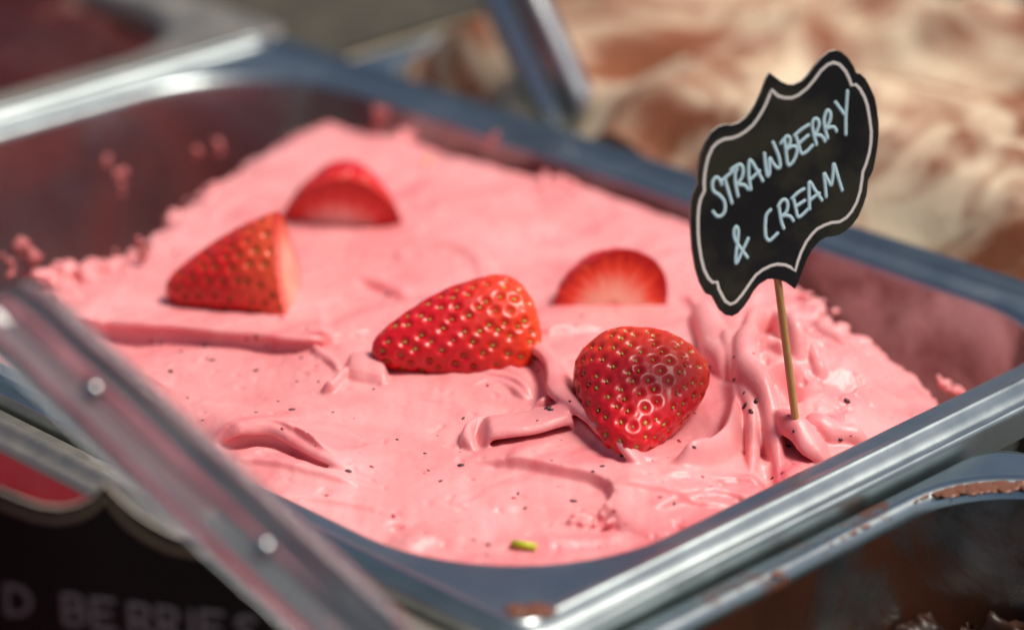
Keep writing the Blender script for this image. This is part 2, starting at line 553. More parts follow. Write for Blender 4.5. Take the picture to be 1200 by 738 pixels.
def flap(edge_px, root_px, edge_lift, thick, n=50, m=14, bulge=0.002, droop=0.0):
    """a sheet of gelato pulled over the surface: free edge traced in the picture, root buried in the surface"""
    e = np.array([S(x, y) for x, y in catmull(edge_px, n)])
    r = np.array([S(x, y) for x, y in catmull(root_px, n)])
    base = sum(len(v) for v in FOLDS_V)
    top, bot = [], []
    ph0 = random.random()*6
    for k in range(n):
        t = k/(n-1)
        en = float(env(np.array(t), 0.2, 0.2))
        for i in range(m):
            s = i/(m-1)                                   # 0 root .. 1 free edge
            p = r[k]*(1-s)+e[k]*s
            z = edge_lift*en*s**1.3 + bulge*en*math.sin(math.pi*min(1, s*0.95)) - droop*en*max(0, s-0.8)*5*(s-0.8)*5
            wob = 0.00025*math.sin(t*7+s*3+ph0)+0.00012*math.sin(t*19+ph0*2.3)*s
            th = thick*(0.5+0.5*math.sin(math.pi*min(1, 0.35+0.65*(1-s)*1.0)))
            if i == m-1:
                th = thick*0.35
            zb = -0.004*(1-s)**2 - 0.003*(1-en)
            top.append(p+np.array([0, 0, z+wob*en+th*0.5+(-0.002)*(1-en)]))
            bot.append(p+np.array([0, 0, z+wob*en-th*0.5+zb-0.002*(1-en)]))
    V = np.array(top+bot)
    N = n*m
    f = []
    for k in range(n-1):
        for i in range(m-1):
            a = k*m+i
            f.append((base+a, base+a+1, base+a+m+1, base+a+m))
            f.append((base+N+a, base+N+a+m, base+N+a+m+1, base+N+a+1))
        for i in (0, m-1):
            a = k*m+i
            q = (base+a, base+a+m, base+N+a+m, base+N+a)
            f.append(q if i == m-1 else q[::-1])
    for k in (0, n-1):
        for i in range(m-1):
            a = k*m+i
            q = (base+a, base+a+1, base+N+a+1, base+N+a)
            f.append(q[::-1] if k == 0 else q)
    FOLDS_V.append(V); FOLDS_F.extend(f)

ICO = None
def blob(p, r, sq=(1, 1, 1)):
    global ICO
    if ICO is None:
        bm = bmesh.new()
        bmesh.ops.create_icosphere(bm, subdivisions=2, radius=1)
        ICO = (np.array([v.co[:] for v in bm.verts]), [tuple(v.index for v in f.verts) for f in bm.faces])
        bm.free()
    base = sum(len(v) for v in FOLDS_V)
    v = ICO[0]*np.array(sq)*(1+0.25*RNG.standard_normal((len(ICO[0]), 1))*0.6)
    FOLDS_V.append(v*r+np.asarray(p))
    FOLDS_F.extend([tuple(base+i for i in f) for f in ICO[1]])

# layers and ridges in the surface (high side on the left of the line as seen from above)
ledge([(400, 403), (370, 406), (330, 404), (280, 399), (220, 393), (160, 389), (100, 384), (40, 378)][::-1], 0.0044, 0.022, a=0.12, b=0.1, under=0.0012)
sweep([(92, 382), (160, 388), (220, 392), (280, 398), (330, 403), (370, 405), (402, 402)], 0.0024, 0.0026, lift=lambda t: 0.0012)
ledge([(240, 522), (285, 515), (318, 516), (350, 527), (385, 544), (445, 564)], 0.0060, 0.012, a=0.15, b=0.35, under=0.0014)
sweep([(244, 520), (285, 513), (318, 514), (350, 525), (385, 542), (418, 556), (445, 564)], (0.0046, 0.0022), (0.0050, 0.0020), lift=lambda t: 0.0018*(1-t), b=0.3)
# wisps by the tip of the middle berry
sweep([(362, 410), (378, 420), (392, 432), (404, 444)], 0.0018, 0.0026, ROLL, 40)
sweep([(420, 428), (404, 442), (390, 454), (376, 464)], 0.0020, 0.0034, WAVE, 40, side=1)
flap([(398, 446), (412, 452), (430, 455), (446, 458), (462, 459)], [(405, 415), (420, 415), (432, 415), (444, 415), (458, 418)], 0.0006, 0.0018, bulge=0.0036, droop=0.0030)
sweep([(384, 395), (410, 392), (440, 388)], 0.0014, 0.0014, ROLL, 40)
sweep([(452, 430), (448, 442), (446, 452), (456, 459)], 0.0012, 0.0022, ROLL, 30)
# fan of thin folds below the middle berry
sweep([(470, 428), (510, 430), (545, 434), (580, 442), (610, 455), (632, 476)], (0.0012, 0.0024), (0.0010, 0.0034), WAVE, 60, b=0.12)
sweep([(480, 434), (515, 438), (540, 446), (552, 455), (570, 450), (590, 452), (612, 464), (628, 480)], (0.0010, 0.0020), (0.0010, 0.0028), WAVE, 60, b=0.15)
ridge([(470, 422), (520, 424), (570, 432), (610, 446), (640, 468)], 0.0012, 0.0018)
ridge([(480, 431), (530, 434), (570, 440), (605, 452)], 0.0009, 0.0011)
# the curled lobe and the long ribbon that runs to the front berry
flap([(536, 418), (546, 412), (556, 408), (566, 410), (576, 414)], [(540, 398), (552, 392), (562, 390), (574, 392), (586, 396)], 0.0052, 0.0020, n=40, bulge=0.0016, droop=0.002)
flap([(572, 414), (600, 424), (622, 434), (636, 448), (640, 466), (641, 484), (662, 502), (684, 518), (700, 534), (722, 547), (750, 556), (782, 550)],
     [(588, 394), (625, 405), (655, 425), (672, 448), (680, 468), (690, 480), (702, 490), (716, 500), (730, 508), (745, 520), (765, 528), (790, 532)], 0.0056, 0.0024, n=110, m=20, bulge=0.0036)
ledge([(572, 412), (600, 422), (630, 436), (642, 460), (650, 488), (684, 514), (722, 543), (782, 548)], 0.0022, 0.012, a=0.1, b=0.1)
# the rolled tongue
flap([(556, 531), (580, 530), (610, 528), (640, 523), (665, 515), (690, 506)], [(548, 505), (570, 494), (600, 488), (630, 484), (656, 480), (676, 476)], 0.0040, 0.0026, n=60, m=18, bulge=0.0032)
sweep([(600, 490), (572, 497), (553, 507), (547, 518), (553, 530), (566, 537)], 0.0019, 0.0036, ROLL, 50, a=0.3, b=0.3)
sweep([(646, 480), (632, 487), (618, 491)], (0.0016, 0.0006), (0.0022, 0.0010), ROLL, 30, lift=lambda t: 0.0030, b=0.5)
# layer edges lower down
ledge([(540, 541), (600, 549), (650, 557), (695, 566), (716, 580), (714, 596), (695, 610)], 0.0034, 0.018, a=0.2, b=0.1)
ledge([(716, 582), (760, 585), (820, 592), (880, 590)], 0.0014, 0.01, a=0.2, b=0.3)
for k in range(16):
    blob(S(668+random.random()*50, 601+random.random()*16, 0.0006), 0.0005+0.0010*random.random())
ridge([(460, 646), (500, 632), (540, 630), (580, 634)], 0.0022, 0.003, asym=1.8)
ridge([(540, 640), (620, 636), (700, 632), (760, 622)], 0.0012, 0.0022)
ledge([(478, 614), (488, 609), (508, 606), (526, 609), (534, 617)], -0.0018, 0.004, step=0.0008, a=0.25, b=0.25)
dent((463, 612), 0.0022, 0.0022)
dent((705, 612), 0.002, 0.003)
dent((792, 615), 0.0016, 0.002)
# strokes in the far half
ridge([(415, 322), (445, 334), (480, 350)], -0.0018, 0.0016)
ridge([(420, 318), (450, 329), (486, 345)], 0.0010, 0.0018)
ledge([(580, 338), (577, 318), (560, 300), (530, 288), (500, 284)], 0.0015, 0.016, a=0.2, b=0.3)
ledge([(562, 336), (556, 315), (538, 300), (505, 292)], -0.0009, 0.012, a=0.2, b=0.3)
ridge([(390, 296), (430, 298), (475, 305)], -0.0009, 0.0014)
ledge([(640, 400), (655, 395), (690, 392), (730, 391)], 0.0018, 0.009, a=0.2, b=0.4)
ledge([(795, 345), (812, 360), (815, 385), (822, 405)], 0.0016, 0.01, a=0.2, b=0.3)
ridge([(300, 250), (330, 262), (360, 258)], 0.0008, 0.004)
ridge([(600, 262), (660, 262), (720, 272)], 0.0007, 0.005)
# hollow of the front berry and the collar pushed up round it
ridge([(786, 556), (820, 545), (846, 524), (860, 496), (862, 468), (850, 442)], 0.0062, 0.0030, a=0.15, b=0.2, asym=0.7)
ledge([(845, 440), (868, 465), (872, 500), (858, 530), (826, 552), (780, 562)], -0.0022, 0.012, a=0.2, b=0.2)
# swirl by the stick
sweep([(905, 378), (885, 396), (872, 420), (875, 448), (890, 474), (903, 500), (912, 530), (914, 558)], (0.0038, 0.0062), (0.0072, 0.0105), ROLL, 90, a=0.25, b=0.4)
sweep([(848, 368), (850, 398), (858, 428), (872, 458), (880, 492), (882, 530), (876, 570)], (0.0034, 0.0046), (0.0050, 0.0070), ROLL, 90, a=0.25, b=0.45)
sweep([(822, 340), (826, 372), (838, 404), (850, 436), (860, 468)], 0.0050, 0.0050, ROLL, 60, a=0.3, b=0.3)
sweep([(902, 490), (920, 504), (944, 520), (968, 538), (988, 549)], (0.0046, 0.0060), (0.0076, 0.0070), WAVE, 70, a=0.25, b=0.5, side=-1)
sweep([(926, 498), (958, 507), (995, 516), (1030, 519)], 0.0046, 0.0050, ROLL, 60, a=0.25, b=0.3)
sweep([(866, 410), (884, 392), (912, 392), (932, 410), (938, 440)], 0.0040, 0.0078, ROLL, 60, a=0.25, b=0.25)
sweep([(884, 425), (896, 412), (912, 412), (922, 428)], 0.0022, 0.0040, ROLL, 50, a=0.25, b=0.25)
sweep([(950, 372), (966, 395), (985, 412), (1000, 430)], 0.0030, 0.0040, ROLL, 50, a=0.25, b=0.25)
sweep([(930, 385), (946, 408), (958, 430), (962, 452)], 0.0026, 0.0034, ROLL, 50, a=0.25, b=0.25)
ridge([(905, 430), (920, 450), (932, 475)], -0.0045, 0.0035)
ridge([(860, 380), (866, 420), (882, 460), (892, 500), (900, 545)], -0.0040, 0.0028)
ridge([(838, 350), (842, 390), (856, 430), (868, 470), (872, 515)], -0.0034, 0.0028)
ridge([(895, 530), (906, 555), (912, 570)], -0.0040, 0.003)
ridge([(985, 400), (1000, 430), (1000, 470)], 0.0030, 0.006)
ridge([(840, 330), (870, 350), (905, 360)], 0.0030, 0.005)
ledge([(1100, 500), (1055, 476), (1010, 466), (965, 476)], 0.0020, 0.012, a=0.3, b=0.3)
ledge([(1080, 440), (1040, 450), (1000, 460)], 0.0014, 0.010, a=0.3, b=0.3)
# more spatula strokes
ledge([(262, 545), (300, 549), (350, 560), (400, 570), (450, 574)], 0.0016, 0.010, a=0.2, b=0.3)
ledge([(300, 590), (360, 586), (420, 592), (470, 602)], 0.0012, 0.010, a=0.2, b=0.3)
ledge([(900, 566), (860, 560), (810, 568), (770, 572)][::-1], 0.0016, 0.008, a=0.2, b=0.2)
ledge([(890, 590), (850, 580), (800, 590), (760, 606)][::-1], 0.0018, 0.009, a=0.2, b=0.2)
ledge([(560, 600), (620, 596), (680, 598)], 0.0010, 0.010, a=0.3, b=0.3)
ledge([(480, 470), (520, 476), (560, 478)], 0.0007, 0.012, a=0.4, b=0.4)
ledge([(110, 420), (170, 440), (230, 470)], 0.0010, 0.015, a=0.3, b=0.4)
ledge([(650, 300), (640, 270), (600, 250), (550, 240)], 0.0010, 0.015, a=0.3, b=0.4)
ledge([(790, 300), (770, 270), (730, 255), (690, 250)], 0.0012, 0.015, a=0.3, b=0.4)
ledge([(480, 265), (500, 250), (530, 235), (570, 225)][::-1], 0.0010, 0.012, a=0.3, b=0.4)
ledge([(240, 270), (270, 240), (310, 215), (345, 205)], 0.0010, 0.012, a=0.3, b=0.4)
ledge([(355, 365), (390, 345), (430, 340)], 0.0008, 0.010, a=0.4, b=0.4)
for k in range(150):
    u = random.random()
    x, y = 935+u*70+random.gauss(0, 10), 365+u*62+random.gauss(0, 12)
    blob(S(x, y, 0.0004), 0.0007+0.0018*random.random()**2, (1.4, 1.2, 0.8))

# rough texture: coarser where the spade tore the gelato
ct = S(970, 420)[:2]; cb = S(830, 600)[:2]
tear = 0.15 + 0.9*gauss(GX, GY, ct, 0.03) + 0.45*gauss(GX, GY, cb, 0.028)
H += 0.00022*tear*fbm(GX, GY, 0.0022, 3, 21) + 0.00040*fbm(GX+0.2*GY, GY*0.45, 0.012, 3, 31) + 0.00016*fbm((GX+GY)*0.25, GX-GY, 0.0045, 3, 35)
pit = fbm(GX, GY, 0.0030, 2, 55)
H -= 0.0009*smooth(0.75, 1.05, pit)*(0.4+tear)

# the far and left sides: broken edge standing back from the pan walls
sd = poly_sd(GX, GY, EDGE)
sd = sd + 0.0011*fbm(GX, GY, 0.006, 3, 41) + 0.0006*fbm(GX, GY, 0.0017, 2, 47)
H = np.where(sd < 0, H-0.0030*smooth(-0.009, 0, sd), H-0.003-np.maximum(sd, 0)*2.6)
# pan wall: follow it down
d = rr_dist(GX, GY, A_X-0.0104, B_Y-0.0104, 0.0516)
H = np.where(d > -0.0124, np.minimum(H, np.where(d > -0.0002, FLOOR-0.001, 1.0)), H)
inside = d < -0.0006
H = np.where(inside, H, FLOOR-0.001)
H = np.maximum(H, FLOOR-0.001)

# crumbs on the broken edge
def edge_crumbs(x0, y0, x1, y1, n, spread, rmax, up=0.002):
    for k in range(n):
        u = random.random()
        p = S(x0+(x1-x0)*u+random.gauss(0, spread), y0+(y1-y0)*u+random.gauss(0, spread*0.5), -0.001)
        p[2] += -0.0022+random.random()*up
        blob(p, 0.0006+random.random()**2*rmax)
edge_crumbs(48, 326, 150, 312, 170, 9, 0.0022, 0.0035)
edge_crumbs(75, 350, 118, 352, 60, 7, 0.0018, 0.002)
edge_crumbs(150, 305, 205, 268, 60, 5, 0.0018)
edge_crumbs(200, 266, 260, 220, 90, 6, 0.0018, 0.003)
edge_crumbs(260, 216, 385, 150, 70, 4, 0.0012)
edge_crumbs(640, 216, 684, 234, 60, 6, 0.0016, 0.0055)
edge_crumbs(466, 160, 494, 168, 26, 4, 0.0015, 0.004)
edge_crumbs(700, 222, 800, 248, 20, 5, 0.0010)
edge_crumbs(1100, 440, 1135, 462, 24, 4, 0.0012)

n, m = GX.shape
top = np.stack([GX.ravel(), GY.ravel(), H.ravel()], 1)
bot = top.copy(); bot[:, 2] = FLOOR-0.0030
N = n*m
quads = [grid_quads(n, m), grid_quads(n, m, N, True)]
ii = np.arange(n-1); jj = np.arange(m-1)
def wallq(a, b):
    return np.stack([a, b, b+N, a+N], 1)
quads.append(wallq(jj+1, jj)[:, ::-1]); quads.append(wallq((n-1)*m+jj, (n-1)*m+jj+1)[:, ::-1])
quads.append(wallq(ii*m, (ii+1)*m)[:, ::-1]); quads.append(wallq((ii+1)*m+m-1, ii*m+m-1)[:, ::-1])
body = fast_mesh('raw', np.concatenate([top, bot]), np.concatenate(quads))
fv = np.concatenate(FOLDS_V)
fm = bpy.data.meshes.new('raw_folds')
fm.from_pydata(fv.tolist(), [], FOLDS_F)
fm.update()
bm = bmesh.new()
bm.from_mesh(fm)
bmesh.ops.recalc_face_normals(bm, faces=bm.faces[:])
bm.from_mesh(body)
joined = bpy.data.meshes.new('raw_joined')
bm.to_mesh(joined); bm.free()
tmp = bpy.data.objects.new('tmp', joined)
COL.objects.link(tmp)
rm = tmp.modifiers.new('r', 'REMESH'); rm.mode = 'VOXEL'; rm.voxel_size = 0.00047; rm.adaptivity = 0
sm = tmp.modifiers.new('s', 'SMOOTH'); sm.factor = 0.5; sm.iterations = 2
dg = bpy.context.evaluated_depsgraph_get()
full = bpy.data.meshes.new_from_object(tmp.evaluated_get(dg))
bpy.data.objects.remove(tmp)
for mm_ in (joined, fm, body):
    bpy.data.meshes.remove(mm_)
# keep the filling itself, drop the sheet under the pan floor
nv = len(full.vertices)
co = np.empty(nv*3, np.float32); full.vertices.foreach_get('co', co); co = co.reshape(-1, 3)
npoly = len(full.polygons)
lv = np.empty(len(full.loops), np.int32); full.loops.foreach_get('vertex_index', lv)
q = lv.reshape(-1, 4) if len(lv) == npoly*4 else None
if q is not None:
    keep = co[q][:, :, 2].max(1) > FLOOR+0.0006
    q = q[keep]
    used = np.unique(q)
    remap = np.full(nv, -1, np.int64); remap[used] = np.arange(len(used))
    co = co[used]; q = remap[q]
    # keep the sides inside the sloping pan wall
    d = rr_dist(co[:, 0], co[:, 1], A_X-0.0104, B_Y-0.0104, 0.0516)
    lim = np.interp(co[:, 2], [-0.0772, -0.070, -0.060, -0.035, -0.015, -0.009, -0.004], [-0.0125, -0.0073, -0.0058, -0.0033, -0.0014, -0.0008, -0.0004])
    over = np.maximum(d-lim, 0)
    rad = np.hypot(co[:, 0], co[:, 1])+1e-9
    gxn = np.where(np.abs(co[:, 0]) > A_X-0.0104-0.0516, np.sign(co[:, 0])*np.maximum(np.abs(co[:, 0])-(A_X-0.0620), 0), 0)
    gyn = np.where(np.abs(co[:, 1]) > B_Y-0.0104-0.0516, np.sign(co[:, 1])*np.maximum(np.abs(co[:, 1])-(B_Y-0.0620), 0), 0)
    gl = np.hypot(gxn, gyn)+1e-9
    co[:, 0] -= gxn/gl*over; co[:, 1] -= gyn/gl*over
    gel_me = fast_mesh('strawberry_gelato', co, q)
else:
    gel_me = full
print('gelato quads', len(gel_me.polygons))
gel_me.materials.clear()
gel = link('strawberry_gelato', gel_me, PINK)
tag(gel, 'smooth pink strawberry gelato with spatula folds and crumbly broken edge', 'gelato')
bvh = BVHTree.FromPolygons([tuple(v) for v in co.tolist()], q.tolist()) if q is not None else None

def surf(x, y):
    """point of the picture on the finished gelato, with its normal"""
    d = FW + (x-600)/F_PX*RT - (y-369)/F_PX*UP
    hit = bvh.ray_cast(Vector(CAM), Vector(d).normalized())
    return hit[0], hit[1]

def drop(x, y):
    hit = bvh.ray_cast(Vector((x, y, 0.2)), Vector((0, 0, -1)))
    return hit[0], hit[1]

# ------------------------------------------------------------------ seeds in the gelato
def seed_cloud(name, pts, mat, parent, r0, r1):
    vs_, fs = [], []
    bm = bmesh.new(); bmesh.ops.create_icosphere(bm, subdivisions=1, radius=1)
    iv = np.array([v.co[:] for v in bm.verts]); if_ = [tuple(v.index for v in f.verts) for f in bm.faces]; bm.free()
    for p, nrm in pts:
        r = r0+(r1-r0)*random.random()**2
        rot = Vector(nrm).to_track_quat('Z', 'Y').to_matrix() @ Matrix.Rotation(random.random()*6.28, 3, 'Z')
        v = iv*np.array([1.5, 0.9, 0.6])*r
        v = v @ np.array(rot).T + np.array(p)
        b = len(vs_); vs_ += v.tolist(); fs += [tuple(b+i for i in f) for f in if_]
    o = mesh_obj(name, vs_, fs, mat, parent)
    o['kind'] = 'stuff'
    return o
SEED_DARK = plain_mat('dark_seed', (0.05, 0.02, 0.025), 0.35, 0.5, 900, 0.5)
FLECK = plain_mat('berry_fleck', (0.42, 0.03, 0.06), 0.4, 0.4, 500, 0.4, sss=0.2)
dark, red = [], []
for x, y in [(348, 447), (353, 419), (373, 447), (326, 470), (300, 483), (342, 480), (390, 483), (588, 400), (408, 552), (300, 434), (240, 406), (242, 420), (249, 422), (188, 402), (200, 435), (212, 412),
             (543, 490), (502, 551), (607, 578), (672, 587), (695, 552), (706, 546), (555, 632), (572, 638), (570, 650), (860, 445), (872, 460), (873, 475), (880, 482), (886, 470), (860, 418),
             (540, 545), (498, 531), (790, 590), (930, 505), (985, 515), (410, 297), (422, 296), (465, 300), (490, 302), (384, 322), (300, 395), (645, 480), (642, 478), (668, 470), (832, 430), (905, 560), (620, 262), (625, 335)]:
    dark.append((x, y))
ld, lr = [], []
for x, y in dark:
    h = surf(x, y)
    if h[0]:
        ld.append(h)
for k in range(190):
    x, y = random.uniform(120, 1080), random.uniform(200, 650)
    h = surf(x, y)
    if h[0] and h[0].z > -0.02:
        (ld if random.random() < 0.22 else lr).append(h)
seed_cloud('seed_flecks', ld, SEED_DARK, gel, 0.00040, 0.00085)
seed_cloud('fruit_flecks', lr, FLECK, gel, 0.00022, 0.0008)

# ------------------------------------------------------------------ strawberries
def skin_mat(name, c0, c1):
    m, nt, b = new_mat(name)
    n = noise(nt, 60, 4, 0.5)
    # orange-red shoulder towards the stem end (local X runs from tip to stem end)
    tc = nd(nt, 'ShaderNodeTexCoord'); sx = nd(nt, 'ShaderNodeSeparateXYZ')
    nt.links.new(tc.outputs['Object'], sx.inputs[0])
    ad = nd(nt, 'ShaderNodeMath', operation='MULTIPLY_ADD')
    nt.links.new(n.outputs[0], ad.inputs[0]); ad.inputs[1].default_value = 0.014
    nt.links.new(sx.outputs[0], ad.inputs[2])
    mr = nd(nt, 'ShaderNodeMapRange'); mr.inputs[1].default_value = 0.030; mr.inputs[2].default_value = 0.052
    nt.links.new(ad.outputs[0], mr.inputs[0])
    c = mixc(nt, mr.outputs[0], c0, c1)
    nt.links.new(c, b.inputs['Base Color'])
    b.inputs['Roughness'].default_value = 0.34
    b.inputs['Specular IOR Level'].default_value = 0.55
    b.inputs['Subsurface Weight'].default_value = 0.18
    b.inputs['Subsurface Radius'].default_value = (0.003, 0.0006, 0.0004)
    b.inputs['Subsurface Scale'].default_value = 1.0
    g = noise(nt, 700, 3, 0.5)
    bump(nt, b, g.outputs[0], 0.12, 0.0003)
    return m

def cut_mat(name, radius, pale=(0.98, 0.64, 0.48), redc=(0.82, 0.07, 0.018)):
    m, nt, b = new_mat(name)
    tc = nd(nt, 'ShaderNodeTexCoord'); sx = nd(nt, 'ShaderNodeSeparateXYZ')
    nt.links.new(tc.outputs['Object'], sx.inputs[0])
    at = nd(nt, 'ShaderNodeMath', operation='ARCTAN2')
    nt.links.new(sx.outputs[1], at.inputs[0]); nt.links.new(sx.outputs[2], at.inputs[1])
    le = nd(nt, 'ShaderNodeCombineXYZ')
    nt.links.new(sx.outputs[1], le.inputs[0]); nt.links.new(sx.outputs[2], le.inputs[1])
    ln = nd(nt, 'ShaderNodeVectorMath', operation='LENGTH')
    nt.links.new(le.outputs[0], ln.inputs[0])
    rr = nd(nt, 'ShaderNodeMath', operation='DIVIDE'); rr.inputs[1].default_value = radius
    nt.links.new(ln.outputs['Value'], rr.inputs[0])
    # streaks along the radius
    cv = nd(nt, 'ShaderNodeCombineXYZ')
    k = nd(nt, 'ShaderNodeMath', operation='MULTIPLY'); k.inputs[1].default_value = 5.0
    nt.links.new(at.outputs[0], k.inputs[0]); nt.links.new(k.outputs[0], cv.inputs[0]); nt.links.new(rr.outputs[0], cv.inputs[1])
    st = nd(nt, 'ShaderNodeTexNoise'); st.inputs['Scale'].default_value = 1.6; st.inputs['Detail'].default_value = 3
    nt.links.new(cv.outputs[0], st.inputs['Vector'])
    sm_ = nd(nt, 'ShaderNodeMath', operation='MULTIPLY_ADD'); sm_.inputs[1].default_value = 0.62; sm_.inputs[2].default_value = -0.31
    nt.links.new(st.outputs[0], sm_.inputs[0])
    ad = nd(nt, 'ShaderNodeMath', operation='ADD')
    nt.links.new(sm_.outputs[0], ad.inputs[0]); nt.links.new(rr.outputs[0], ad.inputs[1])
    mid = tuple((a+c)/2 for a, c in zip(pale, redc))
    r = ramp(nt, ad.outputs[0], [(0.0, (0.62, 0.14, 0.09)), (0.12, (0.80, 0.28, 0.19)), (0.24, pale), (0.46, tuple(0.7*a+0.3*c for a, c in zip(pale, redc))), (0.74, redc), (1.0, (0.5, 0.008, 0.006))])
    nt.links.new(r.outputs[0], b.inputs['Base Color'])
    b.inputs['Roughness'].default_value = 0.3
    b.inputs['Subsurface Weight'].default_value = 0.6
    b.inputs['Subsurface Radius'].default_value = (0.006, 0.002, 0.0012)
    b.inputs['Subsurface Scale'].default_value = 1.0
    g = noise(nt, 350, 4, 0.6)
    bump(nt, b, g.outputs[0], 0.3, 0.0006)
    return m

SKIN = skin_mat('strawberry_skin', (0.60, 0.007, 0.014), (0.80, 0.06, 0.012))
SKIN_PALE = skin_mat('strawberry_skin_orange', (0.62, 0.014, 0.010), (0.85, 0.15, 0.05))
def seed_mat():
    m, nt, b = new_mat('strawberry_seed')
    oi = nd(nt, 'ShaderNodeObjectInfo')
    r = ramp(nt, oi.outputs['Random'], [(0.0, (0.30, 0.10, 0.02)), (0.25, (0.36, 0.26, 0.03)), (0.7, (0.40, 0.33, 0.05)), (1.0, (0.24, 0.25, 0.03))])
    nt.links.new(r.outputs[0], b.inputs['Base Color'])
    b.inputs['Roughness'].default_value = 0.4
    return m
SEED = seed_mat()
bm = bmesh.new(); bmesh.ops.create_icosphere(bm, subdivisions=2, radius=1)
for v in bm.verts:
    v.co.x *= 0.00072*(1-0.25*v.co.x); v.co.y *= 0.00042; v.co.z *= 0.00036
seed_me = bpy.data.meshes.new('seed'); bm.to_mesh(seed_me); bm.free(); seed_me.shade_smooth(); seed_me.materials.append(SEED)

PT = np.array([0, .02, .06, .13, .25, .40, .56, .70, .80, .88, .94, .98, 1.0])
PR = np.array([0, .17, .29, .41, .575, .745, .895, .975, 1.0, .95, .82, .55, 0.0])

def prof_r(t):
    k = np.linspace(0, 1, 400)
    v = np.interp(k, PT, PR)
    ker = np.hanning(15); ker /= ker.sum()
    vs2 = np.convolve(np.pad(v, 7, mode='edge'), ker, 'valid')
    vs2 = np.where((k < 0.05) | (k > 0.97), v, vs2)
    return np.interp(t, k, vs2)

def make_berry(label, loc, axis, up, L, R, t_end=1.0, half=False, spacing=0.0046, flat=1.0, skin=SKIN, seedn=1, cut=None, rot=0.0):
    """local X runs tip -> stem end; local Z is up. half: cut lengthwise, face down. t_end<1: stem end sliced off"""
    root = empty('strawberry', loc)
    ax = Vector(axis).normalized(); u = Vector(up); u = (u-ax*u.dot(ax)).normalized(); yv = u.cross(ax)
    mw = Matrix.Identity(4)
    for i in range(3):
        mw[i][0], mw[i][1], mw[i][2], mw[i][3] = ax[i], yv[i], u[i], loc[i]
    root.matrix_world = mw
    tag(root, label, 'strawberry', 'strawberry pieces on the pink gelato')
    nt_, np_ = 130, (130 if half else 230)
    uu = np.linspace(0, 1, nt_)
    t = t_end*(0.5*(1-np.cos(np.pi*uu)) if t_end == 1 else 1-np.cos(uu*np.pi/2))
    phi = np.linspace(0, np.pi if half else 2*np.pi, np_)
    T, PH = np.meshgrid(t, phi, indexing='ij')
    r = np.random.default_rng(seedn)
    lump = 1+0.05*np.sin(2*PH+r.random()*6+T*2)+0.035*np.sin(3*PH+r.random()*6-T*3)+0.012*np.sin(7*PH+T*9+r.random()*6)
    def pos(T, PH, lump):
        rad = prof_r(T)*R*lump
        return np.stack([T*L, rad*np.cos(PH), rad*np.sin(PH)*flat], -1)
    V = pos(T, PH, lump)
    # normals by finite differences
    du = np.gradient(V, axis=0); dv = np.gradient(V, axis=1)
    nrm = np.cross(dv, du); nl = np.linalg.norm(nrm, axis=-1, keepdims=True); nrm = nrm/(nl+1e-15)
    # seeds, spread evenly along the surface
    kk = np.linspace(0.015, t_end-0.02, 500)
    area = np.cumsum(prof_r(kk)*np.hypot(np.gradient(prof_r(kk)*R), np.gradient(kk*L)))*2*np.pi*R
    ns = int(area[-1]/(spacing**2*0.9))
    seeds = []
    for k in range(ns):
        ts = np.interp((k+0.5)/ns*area[-1], area, kk)
        ph = (k*2.399963+rot) % (2*np.pi)
        ts += r.normal(0, 0.009); ph += r.normal(0, 0.05)
        if half and not (0.06 < ph < np.pi-0.06):
            continue
        i = int(np.clip(np.searchsorted(t, ts), 1, nt_-2)); j = int(round(ph/(np.pi if half else 2*np.pi)*(np_-1))) % np_
        seeds.append((i, j))
    sp = np.array([V[i, j] for i, j in seeds]); sn = np.array([nrm[i, j] for i, j in seeds])
    st = np.array([du[i, j] for i, j in seeds])
    # outward check
    cen = np.array([0.55*L, 0, 0])
    if np.mean(np.einsum('ij,ij->i', sn, sp-cen)) < 0:
        nrm = -nrm; sn = -sn
    D = np.full(V.shape[:2], 1e9)
    for p in sp:
        D = np.minimum(D, np.linalg.norm(V-p, axis=-1))
    deep = np.zeros(D.shape)
    for p in sp:
        dd = np.linalg.norm(V-p, axis=-1)
        w_ = dd <= D+1e-12
        deep[w_] = r.uniform(0.7, 1.2)
    disp = -0.00095*deep*np.exp(-(D/0.00110)**2) + 0.00020*np.exp(-((D-0.0021)/0.0009)**2)
    V2 = V + nrm*disp[..., None]
    sk = link('skin', fast_mesh('skin', V2.reshape(-1, 3), grid_quads(nt_, np_)), skin, root)
    for p, n_, tg in zip(sp, sn, st):
        s = bpy.data.objects.new('seed', seed_me)
        COL.objects.link(s); s.parent = root
        z = Vector(n_); x = Vector(tg); x = (x-z*x.dot(z)).normalized(); y = z.cross(x)
        mt = Matrix.Identity(4); q_ = p - n_*0.00062
        for i in range(3):
            mt[i][0], mt[i][1], mt[i][2], mt[i][3] = -x[i], -y[i], z[i], q_[i]
        k_ = r.uniform(0.72, 1.12)
        s.matrix_local = mt @ Matrix.Diagonal((k_, k_*r.uniform(0.85, 1.1), 1, 1))
    if half:
        ss = np.linspace(0, 1, 24)
        A, B = V2[:, 0, :], V2[:, -1, :]
        CF = A[:, None, :]*(1-ss)[None, :, None] + B[:, None, :]*ss[None, :, None]
        link('cut_face', fast_mesh('cut_face', CF.reshape(-1, 3), grid_quads(nt_, 24)), cut or cut_mat('cut_flesh', R), root)
    if t_end < 1:
        ring = V2[-1]
        c = ring[:-1].mean(0)
        nr = 16
        rows = [c + (ring-c)*(k/(nr-1)) + np.array([0.0009*(1-(k/(nr-1))**2), 0, 0]) for k in range(nr)]
        link('cut_face', fast_mesh('cut_face', np.array(rows).reshape(-1, 3), grid_quads(nr, np_)), cut or cut_mat('cut_flesh', R), root)
    return root

